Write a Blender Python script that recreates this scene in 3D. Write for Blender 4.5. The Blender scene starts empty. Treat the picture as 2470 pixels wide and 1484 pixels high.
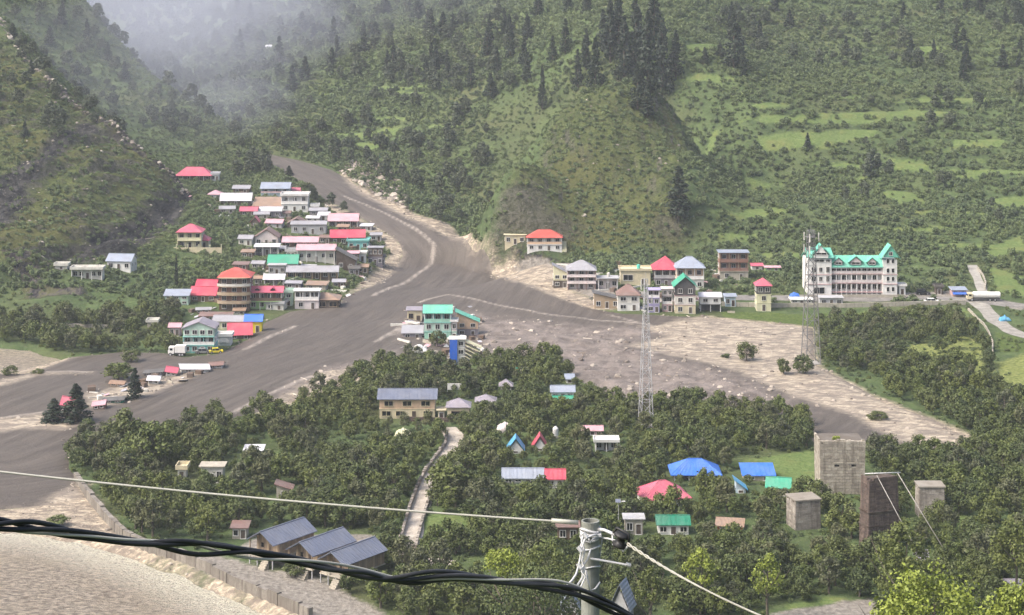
import bpy, math, random
import numpy as np
from mathutils import Vector, Matrix
random.seed(7); RNG = np.random.default_rng(11)
SC = bpy.context.scene; COL = SC.collection; R = math.radians

# ---------------------------------------------------------------- camera, sky, sun, exposure
F, H, YH, CX = 4609.0, 112.0, -120.0, 1235.0      # focal length in picture units (2470 wide), eye height, horizon line
cam = bpy.data.cameras.new('camera'); camo = bpy.data.objects.new('camera', cam); COL.objects.link(camo)
camo.location = (0, 0, H); camo.rotation_euler = (R(90), 0, 0)
cam.sensor_width = 36; cam.lens = 36 * F / 2470; cam.shift_y = -(742 - YH) / 2470
cam.clip_start = 0.5; cam.clip_end = 6000
SC.camera = camo
world = bpy.data.worlds.new('World'); SC.world = world; world.use_nodes = True
wn = world.node_tree.nodes; wl = world.node_tree.links
bg = wn['Background']; sky = wn.new('ShaderNodeTexSky'); sky.sky_type = 'NISHITA'; sky.sun_disc = False
SUN_EL, SUN_AZ = 50.0, -112.0                     # azimuth clockwise from +Y (view direction); the sun stands to the left, a little behind
sky.sun_elevation = R(SUN_EL); sky.sun_rotation = R(SUN_AZ); sky.dust_density = 6.0; sky.air_density = 1.0
wl.new(sky.outputs[0], bg.inputs[0]); bg.inputs[1].default_value = 0.15
sun = bpy.data.lights.new('sun', 'SUN'); sun.energy = 2.0; sun.angle = R(28); sun.color = (1.0, 0.96, 0.91)
suno = bpy.data.objects.new('sun', sun); COL.objects.link(suno)
sd_ = Vector((math.sin(R(SUN_AZ)) * math.cos(R(SUN_EL)), math.cos(R(SUN_AZ)) * math.cos(R(SUN_EL)), math.sin(R(SUN_EL))))
suno.rotation_euler = sd_.to_track_quat('Z', 'Y').to_euler(); suno.location = (0, 0, 400)
SC.view_settings.view_transform = 'Standard'; SC.view_settings.look = 'None'; SC.view_settings.gamma = 1
SC.view_settings.exposure = EXPO = 0.92
try: SC.view_settings.use_curve_mapping = False
except Exception: pass
SC.render.engine = 'CYCLES'
SC.cycles.max_bounces = 5; SC.cycles.diffuse_bounces = 2; SC.cycles.glossy_bounces = 1
SC.cycles.volume_bounces = 1; SC.cycles.transparent_max_bounces = 4
try: SC.cycles.use_denoising = True
except Exception: pass

# ---------------------------------------------------------------- small helpers
def tag(o, label=None, cat=None, group=None, kind=None):
    if label: o['label'] = label
    if cat: o['category'] = cat
    if group: o['group'] = group
    if kind: o['kind'] = kind
    return o
def empty(name, loc, rz=0, label=None, cat=None, group=None):
    o = bpy.data.objects.new(name, None); COL.objects.link(o); o.empty_display_size = 0.3
    o.location = loc; o.rotation_euler = (0, 0, rz)
    return tag(o, label, cat, group)
def link(name, me, parent=None, loc=None, rot=None):
    o = bpy.data.objects.new(name, me); COL.objects.link(o)
    if parent is not None: o.parent = parent
    if loc is not None: o.location = loc
    if rot is not None: o.rotation_euler = rot
    return o
class MB:
    def __init__(s): s.v = []; s.f = []; s.m = []
    def quad(s, pts, m=0):
        n = len(s.v); s.v += [tuple(p) for p in pts]; s.f.append(tuple(range(n, n + len(pts)))); s.m.append(m)
    def box(s, x0, x1, y0, y1, z0, z1, m=0):
        n = len(s.v)
        s.v += [(x0,y0,z0),(x1,y0,z0),(x1,y1,z0),(x0,y1,z0),(x0,y0,z1),(x1,y0,z1),(x1,y1,z1),(x0,y1,z1)]
        for q in ((0,3,2,1),(4,5,6,7),(0,1,5,4),(1,2,6,5),(2,3,7,6),(3,0,4,7)):
            s.f.append(tuple(n + i for i in q)); s.m.append(m)
        return s
    def slab(s, pts, t, m=0):                      # pts counter-clockwise seen from above; thickness downwards
        n = len(s.v); k = len(pts)
        s.v += [tuple(p) for p in pts] + [(p[0], p[1], p[2] - t) for p in pts]
        s.f.append(tuple(range(n, n + k))); s.f.append(tuple(n + k + i for i in reversed(range(k))))
        for i in range(k):
            j = (i + 1) % k; s.f.append((n + i, n + k + i, n + k + j, n + j))
        s.m += [m] * (k + 2)
        return s
    def tube(s, pts, r, n=6, m=0, caps=True):
        pts = [Vector(p) for p in pts]; rs = r if isinstance(r, (list, tuple)) else [r] * len(pts)
        b = len(s.v); up = None
        for i, p in enumerate(pts):
            d = (pts[min(i + 1, len(pts) - 1)] - pts[max(i - 1, 0)]).normalized()
            if up is None: up = Vector((0, 0, 1)) if abs(d.z) < 0.9 else Vector((1, 0, 0))
            a = d.cross(up).normalized(); c = a.cross(d).normalized()
            up = c
            for k in range(n):
                t = 2 * math.pi * k / n
                s.v.append(tuple(p + (a * math.cos(t) + c * math.sin(t)) * rs[i]))
        for i in range(len(pts) - 1):
            for k in range(n):
                k2 = (k + 1) % n
                s.f.append((b + i*n + k, b + i*n + k2, b + (i+1)*n + k2, b + (i+1)*n + k)); s.m.append(m)
        if caps:
            s.f.append(tuple(b + k for k in reversed(range(n)))); s.m.append(m)
            e = b + (len(pts) - 1) * n; s.f.append(tuple(e + k for k in range(n))); s.m.append(m)
        return s
    def mesh(s, name, mats, smooth=False):
        me = bpy.data.meshes.new(name); me.from_pydata(s.v, [], s.f)
        for q in (mats if isinstance(mats, (list, tuple)) else [mats]): me.materials.append(q)
        me.polygons.foreach_set('material_index', s.m)
        if smooth: me.polygons.foreach_set('use_smooth', [True] * len(s.f))
        me.update(); return me
    def obj(s, name, mats, parent=None, loc=None, rot=None, smooth=False):
        return link(name, s.mesh(name, mats, smooth), parent, loc, rot)

# value noise in numpy
_P = np.random.default_rng(5).random((256, 256))
def vnoise(x, y):
    xi = np.floor(x).astype(int); yi = np.floor(y).astype(int); fx = x - xi; fy = y - yi
    fx = fx*fx*(3-2*fx); fy = fy*fy*(3-2*fy)
    a = _P[xi & 255, yi & 255]; b = _P[(xi+1) & 255, yi & 255]; c = _P[xi & 255, (yi+1) & 255]; d = _P[(xi+1) & 255, (yi+1) & 255]
    return (a*(1-fx)+b*fx)*(1-fy) + (c*(1-fx)+d*fx)*fy - 0.5
def fbm(x, y, o=4):
    r = 0; a = 1
    for i in range(o):
        r = r + a * vnoise(x * 2**i + 17*i, y * 2**i + 31*i); a *= 0.5
    return r
def sst(a, b, x):
    t = np.clip((x - a) / (b - a), 0, 1); return t*t*(3-2*t)

# ---------------------------------------------------------------- materials
def newmat(name):
    m = bpy.data.materials.new(name); m.use_nodes = True
    nt = m.node_tree; b = nt.nodes['Principled BSDF']
    b.inputs['Specular IOR Level'].default_value = 0.25; b.inputs['Roughness'].default_value = 0.8
    return m, nt, b
def N(nt, t, **kw):
    n = nt.nodes.new(t)
    for k, v in kw.items(): setattr(n, k, v)
    return n
def noise_node(nt, vec, scale, detail=4, rough=0.55):
    n = N(nt, 'ShaderNodeTexNoise'); n.inputs['Scale'].default_value = scale; n.inputs['Detail'].default_value = detail
    n.inputs['Roughness'].default_value = rough
    if vec is not None: nt.links.new(vec, n.inputs['Vector'])
    return n.outputs['Fac']
def maprange(nt, v, a, b, c, d):
    n = N(nt, 'ShaderNodeMapRange'); nt.links.new(v, n.inputs[0])
    for i, q in enumerate((a, b, c, d)): n.inputs[i + 1].default_value = q
    return n.outputs[0]
def mix(nt, fac, c1, c2, blend='MIX'):
    n = N(nt, 'ShaderNodeMix', data_type='RGBA', blend_type=blend)
    for s, v in ((0, fac), (6, c1), (7, c2)):
        if isinstance(v, (int, float)): n.inputs[s].default_value = v
        elif isinstance(v, tuple): n.inputs[s].default_value = (*v, 1)
        else: nt.links.new(v, n.inputs[s])
    return n.outputs[2]
def math_(nt, op, a, b=None):
    n = N(nt, 'ShaderNodeMath', operation=op)
    for i, v in enumerate((a, b)):
        if v is None: continue
        if isinstance(v, (int, float)): n.inputs[i].default_value = v
        else: nt.links.new(v, n.inputs[i])
    return n.outputs[0]
def bump(nt, b, h, dist, strength=1.0):
    n = N(nt, 'ShaderNodeBump'); n.inputs['Distance'].default_value = dist; n.inputs['Strength'].default_value = strength
    nt.links.new(h, n.inputs['Height']); nt.links.new(n.outputs[0], b.inputs['Normal'])
def attr(nt, name):
    n = N(nt, 'ShaderNodeAttribute', attribute_name=name); return n.outputs['Fac']
def paint(name, col, rough=0.75, dirt=0.35, dirtcol=(0.16, 0.14, 0.11), scale=0.5, spec=0.2, ribs=0.0, metal=0.0, streak=True):
    """weathered paint / plaster / sheet metal: blotches, downward streaks and fine grain"""
    m, nt, b = newmat(name); g = N(nt, 'ShaderNodeNewGeometry').outputs['Position']
    mp = N(nt, 'ShaderNodeMapping'); nt.links.new(g, mp.inputs[0]); mp.inputs['Scale'].default_value = (1.6, 1.6, 0.25)
    n1 = noise_node(nt, g, scale, 5, 0.6); n2 = noise_node(nt, mp.outputs[0], 1.6, 4, 0.6)
    f = math_(nt, 'MULTIPLY', maprange(nt, n1, 0.42, 0.72, 0, 1), dirt)
    c = mix(nt, f, col, dirtcol)
    if streak:
        f2 = math_(nt, 'MULTIPLY', maprange(nt, n2, 0.5, 0.75, 0, 1), dirt * 0.9)
        c = mix(nt, f2, c, dirtcol)
    n4 = noise_node(nt, g, 0.28, 3, 0.6); c = mix(nt, maprange(nt, n4, .45, .62, 0, .28), c, tuple(v*.6+.16 for v in col))
    n3 = noise_node(nt, g, 5.0, 3, 0.6)
    c = mix(nt, 1.0, c, mix(nt, n3, (0.8, 0.8, 0.8), (1.15, 1.15, 1.15)), 'MULTIPLY')
    nt.links.new(c, b.inputs['Base Color'])
    b.inputs['Roughness'].default_value = rough; b.inputs['Specular IOR Level'].default_value = spec; b.inputs['Metallic'].default_value = metal
    if ribs > 0:
        tc = N(nt, 'ShaderNodeTexCoord').outputs['Object']
        w = N(nt, 'ShaderNodeTexWave', wave_type='BANDS', bands_direction='X'); w.inputs['Scale'].default_value = ribs
        nt.links.new(tc, w.inputs[0]); bump(nt, b, w.outputs['Fac'], 0.06, 0.8)
    return m
_M = {}
PALETTE = {
 'white': ((.74,.725,.69),.22), 'offwhite': ((.64,.62,.56),.35), 'cream': ((.62,.54,.36),.3), 'yellow': ((.62,.56,.22),.3), 'brightyellow': ((.75,.6,.03),.2),
 'paleyellow': ((.63,.60,.40),.3), 'mint': ((.30,.55,.43),.35), 'palemint': ((.46,.62,.52),.35), 'turq': ((.20,.50,.47),.3), 'grey': ((.26,.26,.26),.5),
 'palegrey': ((.42,.42,.43),.4), 'dark': ((.05,.05,.055),.4), 'brown': ((.13,.085,.06),.5), 'darkbrown': ((.06,.04,.03),.4), 'tan': ((.40,.30,.20),.4),
 'brick': ((.24,.12,.085),.5), 'lilac': ((.38,.34,.55),.3), 'purplegrey': ((.24,.215,.24),.4), 'pinkwhite': ((.68,.60,.58),.3), 'peach': ((.60,.42,.28),.3),
 'blue': ((.02,.12,.55),.15), 'green': ((.02,.28,.15),.25), 'orange': ((.45,.13,.02),.35), 'palegreen': ((.34,.55,.22),.3), 'wood': ((.30,.22,.15),.5),
 'stone': ((.27,.24,.20),.6), 'black': ((.012,.012,.013),.1), 'palestone': ((.42,.38,.31),.5), 'concrete': ((.36,.34,.31),.5), 'palepink': ((.58,.38,.38),.4),
 'mastgrey': ((.16,.16,.165),.4), 'joint': ((.13,.11,.09),.4), 'greenwall': ((.03,.20,.13),.3), 'paleblue': ((.45,.55,.62),.3),
 # sheet-metal roofs
 'r_pink': ((.56,.105,.165),.32), 'r_red': ((.55,.085,.065),.32), 'r_crimson': ((.54,.055,.10),.3), 'r_fadedpink': ((.62,.36,.40),.35), 'r_grey': ((.34,.335,.36),.35),
 'r_bluegrey': ((.30,.34,.42),.3), 'r_slate': ((.15,.17,.23),.25), 'r_green': ((.04,.34,.21),.28), 'r_mint': ((.14,.52,.38),.28), 'r_teal': ((.10,.52,.42),.2),
 'r_blue': ((.04,.17,.62),.15), 'r_white': ((.66,.65,.68),.3), 'r_brown': ((.22,.13,.11),.5), 'r_rust': ((.34,.22,.15),.5), 'r_darkgreen': ((.01,.19,.11),.25),
 'r_purple': ((.30,.27,.31),.4), 'r_lightblue': ((.10,.38,.62),.2), 'r_dark': ((.10,.095,.09),.5),
}
def M(k):
    if k not in _M:
        c, d = PALETTE[k]; roof = k.startswith('r_')
        _M[k] = paint(k, c, 0.5 if roof else 0.85, d, spec=0.35 if roof else 0.15, ribs=1.2 if roof else 0, scale=0.35 if roof else 0.6)
    return _M[k]
def glass():
    if 'glass' not in _M:
        m, nt, b = newmat('window_glass'); b.inputs['Base Color'].default_value = (.008,.010,.012,1); b.inputs['Roughness'].default_value = .25
        b.inputs['Specular IOR Level'].default_value = .5; _M['glass'] = m
    return _M['glass']

# ---------------------------------------------------------------- terrain
def W(px, py, Y): return ((px - CX) * Y / F, Y, H - (py - YH) * Y / F)
def fan(y): return 0.06 * np.maximum(y - 580, 0) + 0.0
def rbf(pts, c=25.0, base=True, smooth=0.0):
    P = np.array(pts, float); X = P[:, :2]; z = P[:, 2] - (fan(P[:, 1]) if base else 0)
    D = np.sqrt(((X[:, None] - X[None])**2).sum(-1) + c*c)
    A = np.c_[D + smooth*np.eye(len(X)), np.ones(len(X))]; A = np.r_[A, [np.r_[np.ones(len(X)), 0]]]
    w = np.linalg.solve(A, np.r_[z, 0])
    def f(x, y):
        out = np.full(x.shape, w[-1])
        for (a, b), k in zip(X, w): out += k * np.sqrt((x-a)**2 + (y-b)**2 + c*c)
        return out + (fan(y) if base else 0)
    return f
flat = [(x, y, float(fan(y))) for x, y in [(-300,250),(-150,250),(0,250),(150,250),(300,250),(-300,340),(-120,340),(0,340),(120,340),(300,340),(-330,430),(-120,430),(0,430),(120,430),(260,430),
        (-330,520),(-140,520),(0,520),(140,520),(300,520),(-80,590),(0,590),(90,590),(200,600),(-150,590)]]
HA = [W(1300,640,650),W(1500,640,650),W(1700,650,650),W(1900,640,648),W(2100,640,648),W(2300,640,645),W(2470,650,640),W(2700,640,640),
      W(1750,515,700),W(2000,515,700),W(2250,520,700),W(2470,530,700),W(2750,520,700),W(1800,295,800),W(2100,300,800),W(2400,300,800),W(2750,290,800),
      W(1800,120,900),W(2100,120,900),W(2400,120,900),W(2800,110,900),W(1750,-20,1000),W(2100,-20,1000),W(2450,-20,1000),W(2900,-20,1000),
      (0,1250,118),(200,1300,135),(400,1300,140),(650,1200,140),(650,900,75),(650,650,10),(500,500,0),
      # rocky spur in the middle
      W(1200,598,682),W(1400,603,680),W(1640,610,676),W(1590,235,765),W(1480,210,775),W(1330,300,742),W(1220,440,702),W(1192,540,686),W(1400,420,712),W(1550,420,712),
      W(1640,400,715),W(1640,500,690),W(1500,520,690),W(1590,100,850),W(1590,0,920),W(1440,100,860),W(1480,0,930),W(1700,250,815),W(1690,400,750),
      # right wall of the gorge
      W(1150,545,730),W(1180,500,765),W(1150,440,800),W(1300,250,850),W(1000,480,772),W(850,372,855),W(930,420,815),W(850,325,885),W(850,200,980),W(850,100,1080),W(850,0,1200),W(1200,0,1060),
      W(1200,300,850),W(1200,150,950),W(1420,0,970),W(1030,380,830),W(1030,200,940),W(1030,0,1130),W(650,300,930),W(650,200,1010),W(650,100,1150),W(650,0,1350),
      # gorge and fan
      W(700,420,830),W(620,371,882),W(595,330,915),W(560,280,980),W(540,200,1080),W(500,100,1300),W(450,0,1700),W(300,0,1800),W(560,0,1500),W(350,100,1400),
      (-600,1900,140),(-200,2100,150),(300,2000,200),(700,1900,250),(-900,1500,120),(900,1500,200),
      W(1120,570,705),W(1060,540,725),W(1160,590,690),W(1100,500,765),W(1172,560,712),(90,760,11),(60,800,13),W(560,450,800),W(760,480,775),W(960,560,722),W(420,640,655),W(400,520,715),W(600,600,690),W(820,620,675),W(950,480,776),W(500,700,618)]
fA = rbf(flat + HA, 9.0)
LB2 = [W(600,400,852),W(500,400,845),W(450,450,800),W(350,380,870),W(300,250,925),W(200,200,945),W(100,100,965),W(0,0,985),W(-150,0,985),
       W(612,368,886),W(562,320,908),W(500,270,935),W(430,230,962),W(380,185,985),W(330,150,1005),W(265,75,1030),W(200,0,1055),W(150,-60,1070),
       (-60,700,-10),(-200,600,-30),(-400,700,20),(-450,900,85),(-450,1100,130),(-700,1000,150),(-700,1400,180),(0,600,-40),(-350,1300,150),(100,700,-60)]
LB1 = [W(450,460,748),W(395,420,752),W(330,370,760),W(265,320,767),W(200,270,775),W(110,200,790),W(50,130,820),W(0,60,850),W(-100,-20,880),
       W(400,520,706),W(300,480,702),W(200,400,716),W(100,350,728),W(0,250,762),W(0,400,704),W(0,550,652),W(100,500,678),W(200,560,652),W(130,630,628),W(300,600,652),
       W(0,625,618),W(-150,625,618),W(0,700,602),W(200,705,600),W(400,650,648),W(0,800,560),W(440,500,720),W(480,640,640),
       (-60,650,-5),(-120,560,-6),(-250,520,-3),(-400,520,-2),(0,600,-25),(-400,700,45),(-450,850,95),(-450,1050,120),(50,700,-40)]
def backcut(cr, x, y, k):
    """distance behind the crest line cr (listed from its low right end to its high left end)"""
    P = np.array([c[:2] for c in cr]); P = np.r_[[P[0]*2 - P[1] + (P[0]-P[1])*3], P, [P[-1] + (P[-1]-P[-2])*8]]
    bd = np.full(x.shape, 1e9); sg = np.zeros(x.shape)
    for a, b in zip(P[:-1], P[1:]):
        e = b - a; L = (e**2).sum(); t = np.clip(((x-a[0])*e[0]+(y-a[1])*e[1])/L, 0, 1); d = np.hypot(x-a[0]-t*e[0], y-a[1]-t*e[1])
        s_ = e[0]*(y-a[1]) - e[1]*(x-a[0]); sg = np.where(d < bd, s_, sg); bd = np.minimum(d, bd)
    return k*np.where(sg < 0, bd, 0)
CR2 = [W(612,368,886),W(562,320,908),W(500,270,935),W(430,230,962),W(380,185,985),W(330,150,1005),W(265,75,1030),W(200,0,1055),W(150,-60,1070)]
CR1 = [W(450,460,748),W(395,420,752),W(330,370,760),W(265,320,767),W(200,270,775),W(110,200,790),W(50,130,820),W(0,60,850),W(-100,-20,880)]
fB2f = rbf(LB2, 10, False); fB1f = rbf(LB1, 8, False)
def fB2(x, y): return fB2f(x, y) - backcut(CR2, x, y, 1.1)
def fB1(x, y): return fB1f(x, y) - backcut(CR1, x, y, .75)
def near(y): return np.interp(y, [-60, 0, 15, 60, 150, 235, 300], [114, 110.4, 98.3, 80, 44, 8, -3])
def smax(a, b, k): 
    h = np.clip(0.5 + 0.5*(a-b)/k, 0, 1); return b*(1-h) + a*h + k*h*(1-h)
def raw_height(x, y):
    zA = fA(x, y)
    hillw = sst(0.8, 9, zA - fan(y))
    # terraces on the right-hand hill and the gorge's right wall
    tw = sst(120, 160, x + (y-650)*0.0) * sst(650, 675, y) + 0.7 * sst(790, 850, y) * (1 - sst(120, 160, x))
    tw = np.clip(tw, 0, 1) * hillw
    st = 3.4; k = zA/st + 1.3*fbm(x/60, y/45, 3); fr = k - np.floor(k)
    zT = st * (np.floor(k) + sst(0.62, 0.98, fr) - 1.3*fbm(x/60, y/45, 3))
    zA = zA + tw * 0.75 * (zT - zA)
    nz = fbm(x/28, y/28, 4) * 3.0 + np.abs(fbm(x/70+9, y/70, 3)) * 5
    zA = zA + nz * hillw * (1 - 0.75*tw)
    sp = sst(-16, 2, x) * (1 - sst(62, 78, x)) * sst(684, 700, y) * (1 - sst(800, 860, y))       # gullies and ribs of rock down the middle spur
    zA = zA + sp * (np.abs(fbm(x/10 + y/60, y/48, 4)) * 7.0 - 1.6 + fbm(x/5, y/9, 3) * 1.1)
    zA = zA + fbm(x/15, y/15, 3) * 0.25
    e2 = fbm(x/22+50, y/22, 5) * 4; z2 = fB2(x, y); z2 = z2 + e2 * sst(0, 12, z2 - fan(y))
    dd = (x*0.8 - y*0.6)                                   # strata of the near spur dip across its face
    z1 = fB1(x, y); e1 = fbm(x/16+5, y/16, 5) * 3.2 + 2.4*np.abs(fbm(dd/7, (x*0.6+y*0.8)/40, 4)) * 3
    z1 = z1 + e1 * sst(0, 10, z1 - fan(y))
    gl_ = np.array([W(450,468,745)[:2], W(400,520,706)[:2], W(330,560,676)[:2], W(230,610,650)[:2], W(130,640,628)[:2]]); gd = np.full(x.shape, 1e9)
    for p, q in zip(gl_[:-1], gl_[1:]):
        e = q - p; t = np.clip(((x-p[0])*e[0]+(y-p[1])*e[1])/(e**2).sum(), 0, 1); gd = np.minimum(gd, np.hypot(x-p[0]-t*e[0], y-p[1]-t*e[1]))
    z1 = z1 - 5.0*np.exp(-(gd/5.0)**2)*sst(0, 8, z1 - fan(y))
    z = smax(smax(zA, z2, 1.5), z1, 1.2)
    return smax(z, near(y), 2.0)
def axis(segs):
    out = [segs[0][0]]
    for a, b, h0, h1 in segs:
        y = a
        while y < b - 1e-6:
            t = (y - a) / (b - a); y = min(b, y + h0 + (h1 - h0) * t); out.append(y)
    return np.array(out)
XS = axis([(-1000, -250, 25, 3.0), (-250, 250, 1.7, 1.7), (250, 1000, 3.0, 25)])
YS = axis([(-60, 290, 12, 5), (290, 900, 1.7, 1.7), (900, 1300, 2.0, 5), (1300, 2200, 6, 30)])
GX, GY = np.meshgrid(XS, YS)                           # [iy, ix]
ZG = raw_height(GX, GY)
def hz(x, y, Z=None):
    Z = ZG if Z is None else Z
    x = np.asarray(x, float); y = np.asarray(y, float)
    i = np.clip(np.searchsorted(XS, x) - 1, 0, len(XS) - 2); j = np.clip(np.searchsorted(YS, y) - 1, 0, len(YS) - 2)
    u = np.clip((x - XS[i]) / (XS[i+1] - XS[i]), 0, 1); v = np.clip((y - YS[j]) / (YS[j+1] - YS[j]), 0, 1)
    return (Z[j, i]*(1-u) + Z[j, i+1]*u)*(1-v) + (Z[j+1, i]*(1-u) + Z[j+1, i+1]*u)*v
def gp(px, py, y0=240.0, zoff=0.0):
    """the ground point seen at picture position (px, py)"""
    Y = np.arange(y0, 2100, 0.5); X = (px - CX) * Y / F; Zr = H - (py - YH) * Y / F
    d = Zr - hz(X, Y) - zoff; k = np.argmax(d <= 0)
    if d[k] > 0: k = len(Y) - 1
    if k == 0: return Vector((X[0], Y[0], float(Zr[0])))
    t = d[k-1] / (d[k-1] - d[k] + 1e-9); y = Y[k-1] + 0.5 * t
    x = (px - CX) * y / F
    return Vector((x, y, float(hz(x, y)) + zoff))
def poly(pts): return np.array([gp(a, b)[:2] for a, b in pts])
def sdist(P, x=None, y=None):
    """distance to the edge of polygon P, positive inside"""
    x = GX if x is None else x; y = GY if y is None else y
    d = np.full(x.shape, 1e9); ins = np.zeros(x.shape, bool); n = len(P)
    for i in range(n):
        a = P[i]; b = P[(i+1) % n]; e = b - a; L = (e**2).sum() + 1e-9
        t = np.clip(((x-a[0])*e[0] + (y-a[1])*e[1]) / L, 0, 1)
        d = np.minimum(d, (x - a[0] - t*e[0])**2 + (y - a[1] - t*e[1])**2)
        c = ((a[1] > y) != (b[1] > y)); ins ^= c & (x < (b[0]-a[0]) * (y-a[1]) / (b[1]-a[1] + 1e-12) + a[0])
    return np.where(ins, 1, -1) * np.sqrt(d)
def linedist(pts, x=None, y=None):
    x = GX if x is None else x; y = GY if y is None else y
    d = np.full(np.shape(x), 1e9)
    for a, b in zip(pts[:-1], pts[1:]):
        e = b - a; L = (e**2).sum() + 1e-9; t = np.clip(((x-a[0])*e[0] + (y-a[1])*e[1]) / L, 0, 1)
        d = np.minimum(d, (x - a[0] - t*e[0])**2 + (y - a[1] - t*e[1])**2)
    return np.sqrt(d)
MUD = [(612,372),(650,372),(700,383),(760,398),(800,410),(830,428),(870,458),(920,488),(980,522),(1050,552),(1120,575),(1165,600),(1185,640),(1230,675),(1300,692),(1360,722),(1430,745),(1500,757),
       (1620,763),(1700,765),(1960,792),(1965,880),(2060,930),(2140,975),(2250,1010),(2340,1060),(2340,1100),(2100,1075),(1960,1065),(1950,1010),(1800,990),(1640,975),(1560,1000),(1450,960),(1385,905),
       (1340,868),(1240,850),(1150,880),(1000,850),(960,872),(900,890),(800,930),(700,965),(640,990),(560,1010),(430,1037),(330,1040),(215,1042),(172,1065),(165,1130),(200,1165),(215,1200),(90,1222),(-60,1235),(-300,1235),
       (-300,900),(-60,902),(60,903),(130,880),(170,862),(230,857),(300,850),(400,852),(440,862),(520,856),(600,818),(640,777),(700,752),(820,737),(830,718),(900,690),(950,650),(972,615),(965,590),(930,560),(870,525),(820,497),(765,480),(740,450),(700,425),(650,400),(612,388)]
SANDS = [[(765,476),(870,526),(950,572),(978,612),(963,652),(900,692),(830,718),(820,735),(850,700),(905,650),(940,612),(900,570),(850,538),(790,505)],
    [(822,418),(870,448),(930,480),(1010,518),(1100,556),(1165,588),(1200,620),(1250,650),(1340,688),(1420,718),(1490,745),(1430,748),(1350,728),(1290,703),(1220,680),(1180,640),(1120,592),(1030,552),(950,517),(880,480),(830,445)],
    [(1560,792),(1700,760),(1960,788),(1975,880),(2100,950),(2350,1050),(2340,1095),(2150,1070),(2050,1010),(1900,960),(1780,905),(1650,870),(1500,838),(1600,815),(1480,776)],
    [(-60,1238),(90,1218),(180,1165),(205,1170),(300,1290),(360,1335),(300,1335),(250,1320),(100,1285),(-60,1275)],
    [(205,1168),(300,1298),(420,1348),(560,1410),(760,1495),(700,1500),(560,1436),(430,1378),(330,1342),(250,1280)],
    [(-60,1018),(60,1008),(118,1000),(150,1022),(200,1030),(150,1046),(60,1042),(-60,1058)],
    [(195,955),(300,930),(420,908),(500,886),(548,878),(505,905),(420,938),(340,968),(250,990),(205,990)],
    [(600,1005),(690,950),(780,900),(890,880),(905,905),(800,945),(720,972),(640,1005)],
    [(-60,895),(60,885),(120,862),(190,862),(130,885),(60,903),(-60,915)],
    [(180,905),(230,902),(232,908),(100,912),(20,935),(-40,950),(-40,930),(80,903)],
    [(1240,610),(1330,640),(1360,690),(1480,740),(1450,745),(1300,690),(1200,640)]]
RIVERS = [[(-60,1262),(0,1266),(100,1272),(250,1306),(330,1330),(430,1366),(560,1425),(665,1472),(750,1512),(700,1650),(-500,1650),(-500,1264)], [(-300,822),(-60,825),(0,828),(80,838),(168,858),(120,872),(60,888),(0,898),(-60,905),(-300,905)]]
FIELDS = [[(845,322),(960,310),(955,328),(860,335)],[(855,342),(930,346),(920,362),(860,358)],[(1820,332),(1910,315),(1945,320),(2110,312),(2120,325),(1965,350),(1930,358),(1840,360)],[(2150,382),(2225,390),(2240,418),(2120,410)],
    [(2125,462),(2240,470),(2225,500),(2160,497)],[(1740,527),(1800,505),(1900,496),(1915,510),(1830,524)],[(1775,298),(1900,280),(2050,272),(2160,268),(2150,296),(1990,300),(1860,298)],
    [(2370,606),(2470,568),(2500,600),(2400,622)],[(2080,752),(2330,742),(2335,768),(2150,778),(2080,772)],
    [(1005,1262),(1050,1235),(1140,1240),(1140,1312),(1010,1335)],[(1740,1120),(1830,1105),(1960,1085),(1975,1120),(1970,1200),(1890,1185),(1830,1140)],[(2380,640),(2480,670),(2480,722),(2400,700)],
    [(1370,606),(1460,602),(1470,612),(1380,616)],[(1840,610),(1945,612),(1945,625),(1840,622)],[(2060,278),(2200,262),(2300,270),(2250,290)],[(2290,340),(2400,330),(2440,350),(2300,360)],[(2390,480),(2480,470),(2480,500),(2400,500)],
    [(1900,1455),(2000,1440),(2080,1450),(1900,1470)],[(2200,120),(2260,110),(2300,130),(2220,140)],[(1640,110),(1760,120),(1700,130)],[(1700,20),(1800,15),(1790,30)],[(1050,1040),(1065,1045),(1050,1090),(1000,1090)],
    [(2250,1230),(2290,1225),(2400,1290),(2300,1300)],[(1720,440),(1800,425),(1900,440),(1800,455)]]
_r = random.Random(21)
for _k in range(34):                                # narrow terrace strips, thinning out uphill
    _x, _y, _l, _h = (_r.uniform(1680, 2440), _r.uniform(150, 600), _r.uniform(50, 150), _r.uniform(3.5, 7)) if _k < 24 else (_r.uniform(680, 1150), _r.uniform(210, 330), _r.uniform(35, 80), _r.uniform(3, 5))
    _s = _r.uniform(-.06, .06); FIELDS.append([(_x-_l, _y+_s*_l), (_x-_l*.4, _y-_h), (_x+_l*.5, _y-_h*.8-_s*_l*.5), (_x+_l, _y-_s*_l), (_x+_l*.3, _y+_h), (_x-_l*.6, _y+_h*.7)])
GRASS = [[(1730,750),(1960,760),(2100,752),(2100,780),(2000,812),(1975,812),(1955,795),(1760,778)],[(2400,800),(2480,820),(2480,850),(2410,850)],[(620,770),(420,700),(380,640),(520,640)]]
WEEDS = [[(2130,850),(2250,820),(2340,808),(2385,850),(2395,900),(2250,895),(2140,880)],[(2400,880),(2480,850),(2500,960),(2420,920)]]
ROCKS = [[(820,415),(850,390),(900,385),(960,430),(975,470),(1000,520),(900,470)],[(130,632),(200,590),(330,530),(440,462),(460,480),(420,540),(330,590),(220,620)],[(0,600),(60,600),(100,650),(140,640),(90,690),(30,660)],
    [(0,470),(40,440),(60,480),(20,520)],[(450,462),(330,372),(200,272),(110,202),(90,190),(120,195),(210,262),(345,368),(465,458)],
    [(1340,640),(1250,610),(1230,600),(1300,612),(1360,630)],[(60,690),(200,690),(230,720),(60,720)]]
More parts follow.
